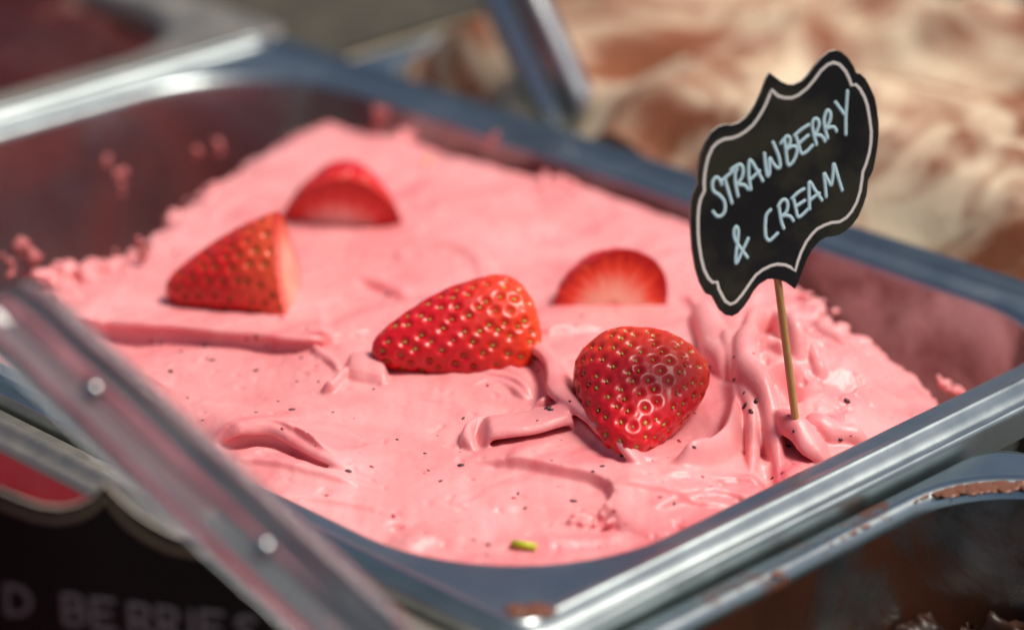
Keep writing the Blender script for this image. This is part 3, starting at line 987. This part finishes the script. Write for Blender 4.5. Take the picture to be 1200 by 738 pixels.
rtv, fwh = Vector(RT), Vector((FW[0], FW[1], 0)).normalized()
Zv = Vector((0, 0, 1))

def at(x, y, dz=0.0):
    p = surf(x, y)[0]
    return Vector((p.x, p.y, p.z+dz))

# front berry, tip towards the viewer
b_tip = at(731, 524, 0.0002)
make_berry('deep red whole strawberry leaning tip down in the gelato, beside the sign stick', b_tip+Vector((0, 0, -0.0005)), fwh*0.98+rtv*0.15+Zv*0.12, Zv, 0.0445, 0.0172, flat=0.86, seedn=3, rot=1.0)
# middle berry, tip to the left
b_tip = at(436, 418, 0.0)
make_berry('strawberry lying on its side with thin gelato folds curling under it', b_tip+Vector((0, 0, 0.0012)), rtv*1.0+fwh*0.36+Zv*0.05, Zv, 0.0470, 0.0158, flat=0.92, seedn=5, rot=0.3)
# left berry, stem end sliced off towards the right
b_tip = at(195, 353, 0.0)
make_berry('cone shaped strawberry with its pale sliced stem end upright, near the crumbly edge', b_tip+Vector((0, 0, 0.003)), rtv*1.0-fwh*0.06+Zv*0.17, Zv, 0.048, 0.0178, t_end=0.76, flat=1.05, skin=SKIN_PALE, seedn=8, cut=cut_mat('pale_cut_flesh', 0.019, (0.9, 0.42, 0.3), (0.75, 0.12, 0.07)))
# far berry, round cut face towards the viewer
c = at(402, 262, 0.0)
make_berry('strawberry piece with broad red skin above a pale cut face, farthest up the gelato', c+fwh*0.029-rtv*0.002+Vector((0, 0, 0.0062)), -fwh*1.0+rtv*0.02-Zv*0.34, Zv, 0.042, 0.0202, t_end=0.72, flat=1.08, seedn=13, cut=cut_mat('far_cut_flesh', 0.019, (0.97, 0.58, 0.50), (0.66, 0.03, 0.02)))
# right berry: slice standing in the gelato, cut face with streaks
c = at(712, 356, 0.0)
make_berry('half sunk strawberry slice, its streaked orange red cut face standing upright', c+fwh*0.026+rtv*-0.003+Vector((0, 0, -0.0015)), -fwh*1.0+rtv*0.16-Zv*0.02, Zv, 0.036, 0.0172, t_end=0.72, flat=1.1, seedn=17, cut=cut_mat('streaked_cut_flesh', 0.0172))

# ------------------------------------------------------------------ signs
BLACK = None
def chalk_mat():
    m, nt, b = new_mat('black_chalkboard_card')
    n = noise(nt, 45, 5, 0.5)
    r = ramp(nt, n.outputs[0], [(0.46, (0.012, 0.011, 0.012)), (0.56, (0.034, 0.030, 0.020))])  # board tones lifted: a faint sheen put into the black
    nt.links.new(r.outputs[0], b.inputs['Base Color'])
    r2 = nd(nt, 'ShaderNodeMapRange'); r2.inputs[3].default_value = 0.28; r2.inputs[4].default_value = 0.5
    nt.links.new(n.outputs[0], r2.inputs[0]); nt.links.new(r2.outputs[0], b.inputs['Roughness'])
    return m
CHALK = chalk_mat()
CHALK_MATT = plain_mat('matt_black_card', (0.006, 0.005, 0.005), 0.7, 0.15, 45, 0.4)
CARD_EDGE = plain_mat('card_edge', (0.55, 0.48, 0.40), 0.6, 0.3)
BORDER = plain_mat('cream_border_print', (0.85, 0.78, 0.72), 0.5, 0.4, 300, 0.08)
INK = plain_mat('chalk_pen_ink', (0.58, 0.80, 0.92), 0.45, 0.5, 500, 0.22)
INK_DIM = plain_mat('dimmed_chalk_pen_ink', (0.09, 0.09, 0.10), 0.6, 0.4, 500, 0.2)  # ink colour lowered in place of shade on the berries sign
BORDER_DIM = plain_mat('dimmed_cream_border_print', (0.13, 0.11, 0.075), 0.5, 0.4, 300, 0.1)  # cream border dimmed by colour, shade painted in for the berries sign
WOOD = plain_mat('bamboo_stick', (0.50, 0.27, 0.10), 0.45, 0.4, 180, 0.35, 0.2)

def plaque(parent, outline, n, thick, name='plaque', face=None):
    """closed outline (world points on the sign plane) given thickness along -n"""
    bm = bmesh.new()
    f = bm.faces.new([bm.verts.new(tuple(p)) for p in outline])
    f.normal_update()
    if f.normal.dot(Vector(n)) < 0:
        f.normal_flip()
    r = bmesh.ops.extrude_face_region(bm, geom=[f])
    nv_ = [e for e in r['geom'] if isinstance(e, bmesh.types.BMVert)]
    bmesh.ops.translate(bm, verts=nv_, vec=Vector(n)*-thick)
    bmesh.ops.recalc_face_normals(bm, faces=bm.faces[:])
    for fc in bm.faces:
        fc.material_index = 0 if len(fc.verts) > 4 else 1
    me = bpy.data.meshes.new(name); bm.to_mesh(me); bm.free()
    me.materials.append(face or CHALK); me.materials.append(CARD_EDGE)
    return link(name, me, None, parent)

def stroke(name, pts, n, w, mat, parent, closed=False, raise_=0.00012, round_=True):
    """a flat pen stroke with rounded relief on the sign plane"""
    pts = [np.asarray(p, float) for p in pts]
    n = np.asarray(n, float)
    vs_, fs = [], []
    m = len(pts)
    ws = (-1, -0.6, 0, 0.6, 1); hs = (0, 0.8, 1, 0.8, 0)
    for k in range(m):
        a = pts[(k-1) % m] if (closed or k > 0) else pts[k]
        b = pts[(k+1) % m] if (closed or k < m-1) else pts[k]
        tg = b-a; tg /= np.linalg.norm(tg)+1e-12
        s = np.cross(n, tg)
        for u, h in zip(ws, hs):
            vs_.append(pts[k]+s*u*w/2+n*(raise_*h+0.00003))
    c = len(ws)
    for k in range(m if closed else m-1):
        k2 = (k+1) % m
        for i in range(c-1):
            fs.append((k*c+i, k*c+i+1, k2*c+i+1, k2*c+i))
    if not closed:
        for k, sg in ((0, -1), (m-1, 1)):
            tg = pts[1]-pts[0] if k == 0 else pts[-1]-pts[-2]
            tg = tg/np.linalg.norm(tg)*sg
            s = np.cross(n, tg)
            b0 = len(vs_)
            vs_.append(pts[k]+n*(raise_+0.00003))
            for j in range(9):
                a = -math.pi/2+math.pi*j/8
                vs_.append(pts[k]+s*math.sin(a)*w/2+tg*math.cos(a)*w/2+n*0.00003)
            for j in range(8):
                fs.append((b0, b0+1+j, b0+2+j))
    return mesh_obj(name, vs_, fs, mat, parent)

def tube(name, pts, rads, mat, parent, seg=14, squash=None):
    pts = [Vector(p) for p in pts]
    vs_, fs = [], []
    for k, p in enumerate(pts):
        d = (pts[min(k+1, len(pts)-1)]-pts[max(k-1, 0)]).normalized()
        a = d.orthogonal().normalized(); b = d.cross(a)
        for j in range(seg):
            t = 2*math.pi*j/seg
            vs_.append(p+(a*math.cos(t)+b*math.sin(t))*rads[k])
    for k in range(len(pts)-1):
        for j in range(seg):
            j2 = (j+1) % seg
            fs.append((k*seg+j, k*seg+j2, (k+1)*seg+j2, (k+1)*seg+j))
    fs.append(tuple(range(seg))[::-1]); fs.append(tuple((len(pts)-1)*seg+j for j in range(seg)))
    return mesh_obj(name, vs_, fs, mat, parent)

OUT1 = [(902, 85.5), (909, 91), (916, 96), (923, 99), (930, 99.5), (940, 95), (947, 88), (955, 77), (963, 68), (972, 60.5), (980, 59), (986, 61), (994, 68), (1000, 77), (1003.5, 85.5),
        (1008, 86.5), (1014, 92), (1019, 101), (1025, 115), (1027.5, 127), (1029.8, 144), (1029.8, 159), (1028, 174), (1025, 191), (1023, 200), (1017, 212), (1016.7, 218), (1015.7, 228), (1012, 240),
        (1006, 254), (999, 264), (992, 270), (984, 275), (976, 277), (968, 278), (960, 283), (952, 292), (946, 303), (940, 318), (936, 329), (932, 338.5), (926, 334), (920, 330), (910, 327),
        (900, 327), (890, 333), (883, 341), (878, 350), (872, 359), (865, 367), (858, 370.5), (850, 369), (843, 363), (838, 354), (834, 346.5), (827, 344), (820, 332), (815, 316), (811, 292), (809.5, 272),
        (809, 258), (809.5, 246), (810, 238), (812, 228), (817.5, 216), (817, 208), (818, 197), (821, 181), (827, 166), (834, 155), (842, 148.5), (850, 146), (858, 146.5), (866, 144), (874, 138), (880, 131),
        (885, 123), (892, 108), (898, 92)]
IN1 = [(904, 105.5), (912, 113), (920, 115), (928, 115), (936, 111.5), (946, 103.5), (954, 94), (962, 83), (970, 76), (977, 73.5), (984, 76), (991, 84), (995, 92), (997.7, 100), (1003, 99.5), (1008, 105),
       (1013, 114), (1016.5, 124), (1019, 139), (1021, 154), (1020.5, 168), (1018.5, 180), (1015, 192), (1011, 202), (1010, 211), (1008, 224), (1004, 237), (998, 248), (992, 255), (984, 260), (974, 261),
       (966, 264), (958, 268), (952, 274), (945, 283), (939, 295), (935, 306), (932, 317.5), (926, 313), (920, 310.5), (911, 309.5), (903, 311.5), (894, 316), (886, 322), (880, 330), (874, 339), (869, 346),
       (862, 354), (856, 356.5), (850, 353), (846, 346), (842, 338), (840.5, 330.5), (835, 331), (830, 326), (825, 316), (821.5, 302), (819, 285), (818, 272), (818, 254), (819, 242), (821, 233),
       (825.5, 223.5), (825, 214), (826, 203), (827.5, 194), (830, 184), (835, 173), (841, 167), (849, 163), (858, 162), (866, 159), (874, 154), (882, 147), (888, 139), (894, 129), (898, 121), (902, 111)]
LET1 = {
 'S': [[(845.6, 216.5), (844, 212), (840, 208), (836, 211), (834.6, 218), (836.6, 224.5), (843, 229), (848, 235), (849.6, 242), (848.6, 249), (844, 253.6), (839, 252.6), (835.6, 248)]],
 'T': [[(845.6, 212), (852, 206.5), (859, 200.5)], [(849.6, 211), (853, 223), (857.6, 238)]],
 'R': [[(864.7, 230), (861.8, 216), (861.5, 204), (863.7, 198)], [(856.5, 199), (862, 195.3), (867, 193), (870, 196), (870.6, 202), (869, 209), (864.7, 216), (872, 217), (876.7, 222)]],
 'A': [[(879.7, 222), (877.2, 205), (878.5, 188), (886, 198), (893.7, 212)], [(877.7, 212), (884, 206), (890, 200.5)]],
 'W': [[(895.7, 180), (897, 194), (899, 206), (901.5, 203), (901.7, 186), (906, 192), (911, 197), (914, 195), (912.5, 184), (905.8, 167)]],
 'B': [[(915, 168), (919, 163), (922, 160), (925, 161), (926, 166), (924, 171), (921, 176), (926, 172.6), (931, 171.6), (934, 175), (932.5, 183), (929, 190), (924.5, 194), (922.5, 191)], [(919, 163), (920.8, 177), (922.5, 191)]],
 'E': [[(947.5, 146.5), (939, 152), (931, 159)], [(933, 161), (936, 171), (939, 180), (945, 178), (952, 170.6)], [(947, 159), (941, 164), (934, 170.6)]],
 'R.001': [[(956.6, 169.6), (952.6, 154), (952, 144), (955, 139.5), (958.6, 141), (959.6, 147), (956.6, 155), (953, 159), (960, 158.6), (964, 161), (966.6, 165.6)]],
 'R.002': [[(969.6, 162), (966.6, 151), (965.6, 140), (969, 130), (972.6, 132), (973, 139), (970.6, 146), (968, 150.6), (975, 149), (978.6, 150.6), (980, 154)]],
 'Y': [[(979, 120), (984, 127), (989, 134)], [(993, 107), (992, 122), (991, 139), (991, 157.6)]],
 '&': [[(875.7, 301.6), (870, 294), (865, 287), (861, 280), (860, 271), (862.7, 265.7), (865, 271), (864, 285), (862, 302), (863, 308.6), (869, 296), (876.7, 279.5)]],
 'C': [[(902.8, 246), (898, 252), (896.7, 262), (896.7, 272), (897.5, 278), (901, 282), (905, 279.5), (911, 273.5)]],
 'R.003': [[(911.8, 242), (915.3, 236), (919, 234), (922, 236), (923, 242), (921, 249), (916.3, 253.6), (921, 252.6), (926, 254), (929.5, 258.7)], [(912.8, 243), (915, 258), (918.3, 267.7)]],
 'E.001': [[(942, 221.5), (935, 226), (928, 232.6)], [(930, 234), (932.5, 245), (935, 254), (940, 252), (947, 245)], [(943, 235), (938, 238.5), (932, 242.6)]],
 'A.001': [[(948.6, 245), (948, 230), (948.4, 213.5), (955, 223), (963, 234.6)], [(949, 235), (955, 230), (960, 226.6)]],
 'M': [[(968, 230.6), (966.8, 217), (965.6, 203.5), (970, 211), (974, 217), (976, 204), (977, 192), (982, 208), (986.7, 223)]],
}
base = surf(932, 490)[0]
n1 = np.array([-0.42, -0.90, 0.08]); n1 /= np.linalg.norm(n1)
sign = empty('flavour_sign', base)
tag(sign, 'black scalloped chalkboard sign reading strawberry and cream, on a wooden stick', 'sign')
bv = np.array(base)
plane0 = bv + np.array([0, -0.0012, 0])
def on1(x, y): return PPL(x, y, plane0, n1) - bv
def dens(pts, k=3, closed=True):
    return pts
plaque(sign, [on1(x, y) for x, y in OUT1], n1, 0.0007)
def resample_closed(px):
    return px
stroke('border_line', [on1(x, y) for x, y in IN1], n1, 0.00078, BORDER, sign, closed=True, raise_=0.00003)
for ch, strokes in LET1.items():
    vs_all = None
    parts = []
    for s in strokes:
        c_ = catmull(s, max(8, len(s)*5)) if len(s) > 2 else np.array(s)
        c_ = catmull(s, max(8, len(s)*6))
        parts.append(stroke('letter', [on1(x, y) for x, y in c_], n1, 0.00088, INK, sign))
    if len(parts) > 1:
        # one mesh per letter
        bm = bmesh.new()
        for p_ in parts:
            bm.from_mesh(p_.data)
        bm.to_mesh(parts[0].data); bm.free()
        parts[0].data.shade_smooth()
        for p_ in parts[1:]:
            me_ = p_.data
            bpy.data.objects.remove(p_); bpy.data.meshes.remove(me_)
# stick: from below the surface up behind the plaque
def behind(x, y, off=0.0016): return PPL(x, y, plane0 - n1*off, n1) - bv
s_top, s_bot = behind(897, 215), behind(932, 490)
s_dir = (s_bot-s_top)/np.linalg.norm(s_bot-s_top)
tube('stick', [s_top, s_top*0.5+s_bot*0.5, s_bot, s_bot+s_dir*0.010, s_bot+s_dir*0.016], [0.00105, 0.00105, 0.00105, 0.0010, 0.0003], WOOD, sign)

# berries sign in the red pan, facing the viewer
n2 = np.array([-FW[0], -FW[1], 0.07]); n2 /= np.linalg.norm(n2)
p2 = PD(123, 577, 0.664)
base2 = np.array([p2[0], p2[1], -0.0765]) + np.array([FW[0], FW[1], 0])*0.012
sign2 = empty('flavour_sign', base2)
tag(sign2, 'black scalloped sign with dimmed cream border and dimmed grey letters ending in berries', 'sign')
def on2(x, y, off=0.0): return PPL(x, y, p2+n2*off, n2) - base2
OUT2 = [(123, 566), (108, 582), (90, 591), (70, 595), (45, 592), (20, 583), (0, 575), (-25, 570), (-50, 574), (-66, 588), (-72, 606), (-92, 616), (-104, 640), (-106, 690), (-98, 730), (-84, 752), (-84, 790), (-60, 830), (-30, 842),
        (0, 838), (40, 836), (80, 846), (110, 866), (126, 880), (140, 862), (165, 850), (200, 850), (240, 862), (275, 862), (300, 845), (312, 815), (330, 800), (344, 770), (346, 725), (338, 700), (322, 678), (312, 672),
        (300, 650), (275, 640), (240, 634), (205, 628), (180, 615), (160, 602), (140, 584)]
INN2 = [(123.5, 582), (108, 597), (90, 606), (65, 610), (40, 606), (15, 597), (-5, 590), (-25, 586), (-42, 590), (-54, 602), (-60, 618), (-80, 630), (-90, 650), (-91, 690), (-84, 722), (-70, 745), (-70, 780), (-50, 815), (-28, 826),
         (0, 822), (45, 820), (90, 832), (126, 860), (160, 834), (205, 834), (240, 845), (270, 844), (286, 832), (298, 805), (316, 790), (328, 762), (330, 728), (322, 706), (304, 688), (290, 668), (268, 657), (232, 650), (198, 643), (172, 630), (150, 614), (136, 598)]
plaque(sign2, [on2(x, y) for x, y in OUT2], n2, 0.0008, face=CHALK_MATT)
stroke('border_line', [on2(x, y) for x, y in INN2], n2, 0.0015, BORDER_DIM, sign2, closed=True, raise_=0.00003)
GL = {'D': [[(0, 0), (0, 1)], [(0, 0), (.6, .1), (.85, .5), (.6, .9), (0, 1)]],
      'B': [[(0, 0), (0, 1)], [(0, 0), (.55, .05), (.65, .25), (.5, .45), (0, .5)], [(0, .5), (.65, .55), (.75, .75), (.55, .97), (0, 1)]],
      'E': [[(.75, 0), (0, 0)], [(0, 0), (0, 1)], [(0, .5), (.6, .5)], [(0, 1), (.75, 1)]],
      'R': [[(0, 0), (0, 1)], [(0, 0), (.55, .05), (.65, .28), (.5, .5), (0, .55)], [(.2, .55), (.75, 1)]],
      'I': [[(.3, 0), (.3, 1)]],
      'S': [[(.7, .08), (.35, 0), (.05, .2), (.35, .5), (.65, .75), (.35, 1), (0, .9)]]}
for ch, x, y in (('D', 7, 686), ('B', 74, 697), ('E', 108, 702), ('R', 152, 708), ('R', 185, 712), ('I', 214, 716), ('E', 236, 717), ('S', 276, 722)):
    bmj = bmesh.new()
    for s in GL[ch]:
        pts = [(x+a*31+b*2, y+b*33+a*3.5) for a, b in s]
        c_ = catmull(pts, max(6, len(pts)*5))
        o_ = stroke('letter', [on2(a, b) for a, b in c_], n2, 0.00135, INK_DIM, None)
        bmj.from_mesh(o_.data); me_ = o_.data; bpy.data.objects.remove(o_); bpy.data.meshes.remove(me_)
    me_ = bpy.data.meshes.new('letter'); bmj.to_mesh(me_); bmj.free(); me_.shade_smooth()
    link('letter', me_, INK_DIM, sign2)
t2 = PPL(126, 720, p2-n2*0.0022, n2)-base2
b2 = PPL(128, 872, p2-n2*0.0022, n2)-base2
tube('stick', [t2, b2, b2+(b2-t2)/np.linalg.norm(b2-t2)*0.022], [0.0012, 0.0012, 0.0010], WOOD, sign2)

# ------------------------------------------------------------------ neighbouring fillings
def filling(name, c, hfun, mat, label, res=0.0012, cat='gelato', cz=0.0):
    x = np.arange(-A_X+0.0112, A_X-0.0112, res); y = np.arange(-B_Y+0.0112, B_Y-0.0112, res)
    X, Y = np.meshgrid(x, y, indexing='ij')
    d = rr_dist(X, Y, A_X-0.0104, B_Y-0.0104, 0.0516)
    h = hfun(X, Y)
    # stay inside the sloping wall
    lim = np.interp(d, [-0.0196, -0.0128, -0.0093, -0.0073, -0.0058, -0.0033, -0.0014, -0.0008], [-0.0776, -0.0776, -0.0746, -0.0696, -0.0596, -0.0346, -0.0146, -0.009])
    zin = np.interp(h, [-0.0776, -0.0696, -0.0596, -0.0346, -0.0146, -0.006], [-0.0128, -0.0073, -0.0058, -0.0033, -0.0014, -0.0006])
    keepv = d < zin
    n_, m_ = X.shape
    V = np.stack([X.ravel(), Y.ravel(), h.ravel()], 1)
    Q = grid_quads(n_, m_)
    kv = keepv.ravel()
    Q = Q[kv[Q].all(1)]
    used = np.unique(Q); rmp = np.full(len(V), -1); rmp[used] = np.arange(len(used))
    V = V[used]; Q = rmp[Q]
    # skirt down to the floor along the boundary
    e = {}
    for a, b, c2, d2 in Q.tolist():
        for s, t in ((a, b), (b, c2), (c2, d2), (d2, a)):
            if (t, s) in e: del e[(t, s)]
            else: e[(s, t)] = 1
    bl = {}
    V = V.tolist(); Q = Q.tolist()
    for s, t in e:
        for k in (s, t):
            if k not in bl:
                bl[k] = len(V)
                vx, vy = V[k][0], V[k][1]
                V.append((vx*0.86, vy*0.90, -0.0776))
        Q.append((t, s, bl[s], bl[t]))
    me = fast_mesh(name, np.array(V), np.array(Q))
    o = link(name, me, mat)
    o.location = (c[0], c[1], cz)
    tag(o, label, cat, None)
    return o

def h_tan(x, y):
    r = fbm(x+0.4*y, y*0.6, 0.07, 2, 61)
    w = np.abs(fbm(x+0.3*y, y, 0.075, 2, 71))
    z = 0.012 + 0.010*r - 0.016*w + 0.003*np.abs(fbm(x+y, (x-y)*0.35, 0.03, 2, 77)) + 0.016*np.exp(-((x-0.02)**2+(y+0.02)**2)/0.012)
    return z - 0.018*smooth(-0.025, 0.0, rr_dist(x, y, A_X-0.0104, B_Y-0.0104, 0.0516))
filling('cream_gelato', TAN_C, h_tan, CREAM, 'wavy cream coloured gelato streaked with cocoa brown, piled up', cz=-0.008)
def h_red(x, y):
    return -0.016 + 0.0022*fbm(x, y, 0.03, 4, 81) + 0.0008*fbm(x, y, 0.006, 2, 83)
filling('red_sorbet', RED_C, h_red, RED, 'bright red sorbet behind the black berries sign', cz=-0.003)
def h_drk(x, y):
    return -0.012 + 0.006*fbm(x, y, 0.04, 4, 91)
filling('cherry_gelato', DRK_C, h_drk, DARKRED, 'very dark red brown gelato in the far pan', cz=-0.002)
CH_LOC = P(1155, 655, -0.022)[:2]-np.array(CHOC_C)
def h_choc(x, y):
    g_ = np.exp(-((x-CH_LOC[0])**2+(y-CH_LOC[1])**2)/0.0048)
    return -0.064 + 0.004*fbm(x, y, 0.03, 3, 95) + g_*(0.032+0.005*fbm(x, y, 0.016, 3, 97)+0.0035*np.abs(fbm(x, y, 0.007, 2, 99)))
filling('chocolate_gelato', CHOC_C, h_choc, CHOC, 'lumpy glossy dark chocolate gelato low in the smeared pan', res=0.0008, cz=-0.002)

# ------------------------------------------------------------------ spades
def spade(label, p_low, p_high, face, width, blade_len, rivets, mat, blade_dir=None, thick=0.0055):
    """serving spade: a handle with rolled edges from p_low to p_high, a neck and a blade beyond p_low"""
    a, b = Vector(p_low), Vector(p_high)
    ax = (b-a); Lh = ax.length; ax.normalize()
    nz = Vector(face); nz = (nz-ax*nz.dot(ax)).normalized(); sx = ax.cross(nz)
    root = empty('gelato_spade', a)
    tag(root, label, 'spade')
    # handle section: shallow channel with rolled edges
    sec = [(-1, -0.35), (-1.0, 0.1), (-0.97, 0.32), (-0.92, 0.40), (-0.86, 0.34), (-0.78, 0.28), (-0.64, 0.55), (-0.46, 0.68), (-0.28, 0.55), (-0.12, 0.22), (0.02, 0.06), (0.15, 0.14), (0.3, 0.26), (0.5, 0.26), (0.72, 0.1), (0.82, 0.16), (0.88, 0.40), (0.93, 0.46), (0.98, 0.36), (1.0, 0.1), (1, -0.35),
           (0.9, -0.6), (0.5, -0.8), (0, -0.85), (-0.5, -0.8), (-0.9, -0.6)]
    vs_, fs = [], []
    n_ = 26
    for k in range(n_):
        t = k/(n_-1)
        e = 1.0
        if t > 0.92: e = math.sqrt(max(0.0, 1-((t-0.92)/0.08)**2))*0.98+0.02
        if t < 0.06: e = 0.55+0.45*t/0.06
        w = width/2*e*(1+0.06*math.sin(t*math.pi))
        for u, v in sec:
            vs_.append(sx*u*w+nz*v*thick*(0.5+0.5*e)+ax*Lh*t)
    m_ = len(sec)
    for k in range(n_-1):
        for i in range(m_):
            j = (i+1) % m_
            fs.append((k*m_+i, k*m_+j, (k+1)*m_+j, (k+1)*m_+i))
    fs.append(tuple(range(m_))[::-1]); fs.append(tuple((n_-1)*m_+i for i in range(m_)))
    h = mesh_obj('handle', vs_, fs, mat, root)
    for t, s_ in rivets:
        bm = bmesh.new(); bmesh.ops.create_uvsphere(bm, u_segments=16, v_segments=10, radius=1)
        for v in bm.verts:
            v.co = sx*(v.co.x*s_)+ax*(v.co.y*s_)+nz*(v.co.z*s_*0.6)
        me = bpy.data.meshes.new('rivet'); bm.to_mesh(me); bm.free(); me.shade_smooth()
        r_ = link('rivet', me, STEEL_POLISH, h)
        r_.location = ax*Lh*t+nz*thick*0.25
    # blade
    bd = Vector(blade_dir).normalized() if blade_dir is not None else -ax
    vs_, fs = [], []
    prof = [(0.0, 0.45), (0.12, 0.5), (0.22, 0.9), (0.32, 1.35), (0.5, 1.5), (0.8, 1.45), (0.95, 1.2), (1.0, 0.7)]
    for t, w in prof:
        c_ = bd*blade_len*t
        for u in (-1, -0.5, 0, 0.5, 1):
            vs_.append(c_+sx*u*w*width/2+nz*(0.0018*(u*u)+0.0006))
        for u in (1, 0.5, 0, -0.5, -1):
            vs_.append(c_+sx*u*w*width/2+nz*(0.0018*(u*u)-0.0006))
    for k in range(len(prof)-1):
        for i in range(10):
            j = (i+1) % 10
            fs.append((k*10+i, k*10+j, (k+1)*10+j, (k+1)*10+i))
    fs.append(tuple(range(10))[::-1]); fs.append(tuple((len(prof)-1)*10+i for i in range(10)))
    mesh_obj('blade', vs_, fs, mat, root)
    return root

hi = PD(-14, 344, 0.650); lo = PD(475, 795, 0.630)
vw = Vector(-FW)
spade('clear plastic serving spade leaning across the corner of the strawberry pan', lo, hi, vw*0.9+Vector((0, 0, 0.1))-Vector(RT)*0.42, 0.0185, 0.11, [(0.74, 0.0024), (0.33, 0.0026)], ACRYLIC)
lo2 = P(655, 165, -0.012); lo2 = lo2 + np.array([0.008, 0.0, 0.0])
hi2 = PD(545, -120, 1.03)
spade('steel serving spade standing in the cream gelato with its handle rising', lo2, hi2, vw*0.7-Vector(RT)*0.75-Vector((0, 0, 0.35)), 0.028, 0.055, [], STEEL_POLISH, blade_dir=(0.5, 0.1, -0.9), thick=0.008)

# ------------------------------------------------------------------ small things
GREEN = plain_mat('green_sprinkle', (0.45, 0.50, 0.02), 0.4, 0.5, 400, 0.15)
pa, na = surf(600, 640); pb, nb_ = surf(628, 644)
root = tube('sugar_sprinkle', [pa*0.97+pb*0.03, pa, pb, pb*0.97+pb*0.03], [0.0007, 0.0010, 0.0010, 0.0007], GREEN, None)
root.data.transform(Matrix.Translation((0, 0, 0.0008)))
tag(root, 'short lime green sprinkle lying on the pink gelato by the rim', 'sprinkle')
YEL = plain_mat('pale_nut_crumb', (0.55, 0.45, 0.12), 0.5, 0.4, 400, 0.2)
pc, _ = surf(500, 190)
bm = bmesh.new(); bmesh.ops.create_icosphere(bm, subdivisions=2, radius=1)
for v in bm.verts:
    v.co *= 0.0013*(1+0.3*math.sin(v.co.x*5+v.co.y*3)); v.co.z *= 0.7
me = bpy.data.meshes.new('nut_crumb'); bm.to_mesh(me); bm.free(); me.shade_smooth()
o = link('nut_crumb', me, YEL); o.location = (pc.x, pc.y, pc.z+0.0004)
tag(o, 'tiny yellow crumb on the pink gelato above the strawberries', 'crumb')

# chocolate smears: on the near corner of our pan's rim and on the chocolate pan's rolled edge
def smear(parent, px_list, z, r, name='chocolate_smear'):
    vs_, fs = [], []
    bm = bmesh.new(); bmesh.ops.create_icosphere(bm, subdivisions=2, radius=1)
    iv = np.array([v.co[:] for v in bm.verts]); if_ = [tuple(v.index for v in f.verts) for f in bm.faces]; bm.free()
    for (x, y, s) in px_list:
        p = P(x, y, z)
        v = iv*np.array([random.uniform(0.7, 1.7), random.uniform(0.7, 1.5), 0.16])*r*s*(1+0.16*RNG.standard_normal((len(iv), 1)))+p-np.array(parent.location)
        b0 = len(vs_); vs_ += v.tolist(); fs += [tuple(b0+i for i in f) for f in if_]
    o = mesh_obj(name, vs_, fs, CHOC_SMEAR, parent)
    o['kind'] = 'stuff'
    return o
smear(pan, [(600+random.random()*42, 711+random.random()*9, 0.4+0.8*random.random()) for k in range(26)], 0.0003, 0.0019)
ROLLPX = [(880, 686), (907, 671), (950, 645), (994, 620), (1040, 597), (1091, 578), (1140, 570), (1200, 567)]
def roll_y(x):
    return float(np.interp(x, [p[0] for p in ROLLPX], [p[1] for p in ROLLPX]))
sm_px = []
for x0, x1, n_ in ((1095, 1215, 150), (970, 1012, 40), (1070, 1084, 9), (902, 918, 9), (860, 870, 5)):
    for k in range(n_):
        x = random.uniform(x0, x1)
        sm_px.append((x, roll_y(x)+random.gauss(0, 3.2), 0.2+0.8*random.random()**3))
smear(pan_choc, sm_px, -0.0037, 0.0019)
# bits of pink left on our pan's wall
RESIDUE = plain_mat('dried_pink_residue', (0.42, 0.12, 0.12), 0.55, 0.3, 200, 0.25)
def wallbits(px_list):
    vs_, fs = [], []
    for (x, y, r) in px_list:
        z = 0.0
        for k in range(40):                               # walk the sight line down to the far wall
            p = P(x, y, z)
            dd = float(rr_dist(np.array(p[0]), np.array(p[1]), A_X-0.0104, B_Y-0.0104, 0.0516))
            lim_ = float(np.interp(z, [-0.070, -0.060, -0.035, -0.015, -0.009, -0.004], [-0.0073, -0.0058, -0.0033, -0.0014, -0.0008, 0.0]))
            if dd < lim_: break
            z -= 0.0015
        for j in range(5):
            v = ICO[0]*np.array([0.8, 0.45, 0.8])*r*(0.4+0.6*random.random())*(1+0.15*RNG.standard_normal((len(ICO[0]), 1)))+p+RNG.normal(0, r*0.6, 3)*np.array([0.5, 0.5, 1.0])
            b0 = len(vs_); vs_ += v.tolist(); fs += [tuple(b0+i for i in f) for f in ICO[1]]
    o = mesh_obj('gelato_residue', np.array(vs_)-np.array(pan.location), fs, RESIDUE, pan)
    o['kind'] = 'stuff'
wallbits([(145, 215, 0.003), (125, 190, 0.002), (30, 300, 0.004), (10, 305, 0.003), (255, 172, 0.0025), (230, 182, 0.002), (168, 288, 0.003), (445, 135, 0.003), (575, 170, 0.002), (1160, 405, 0.003), (1000, 305, 0.002)])
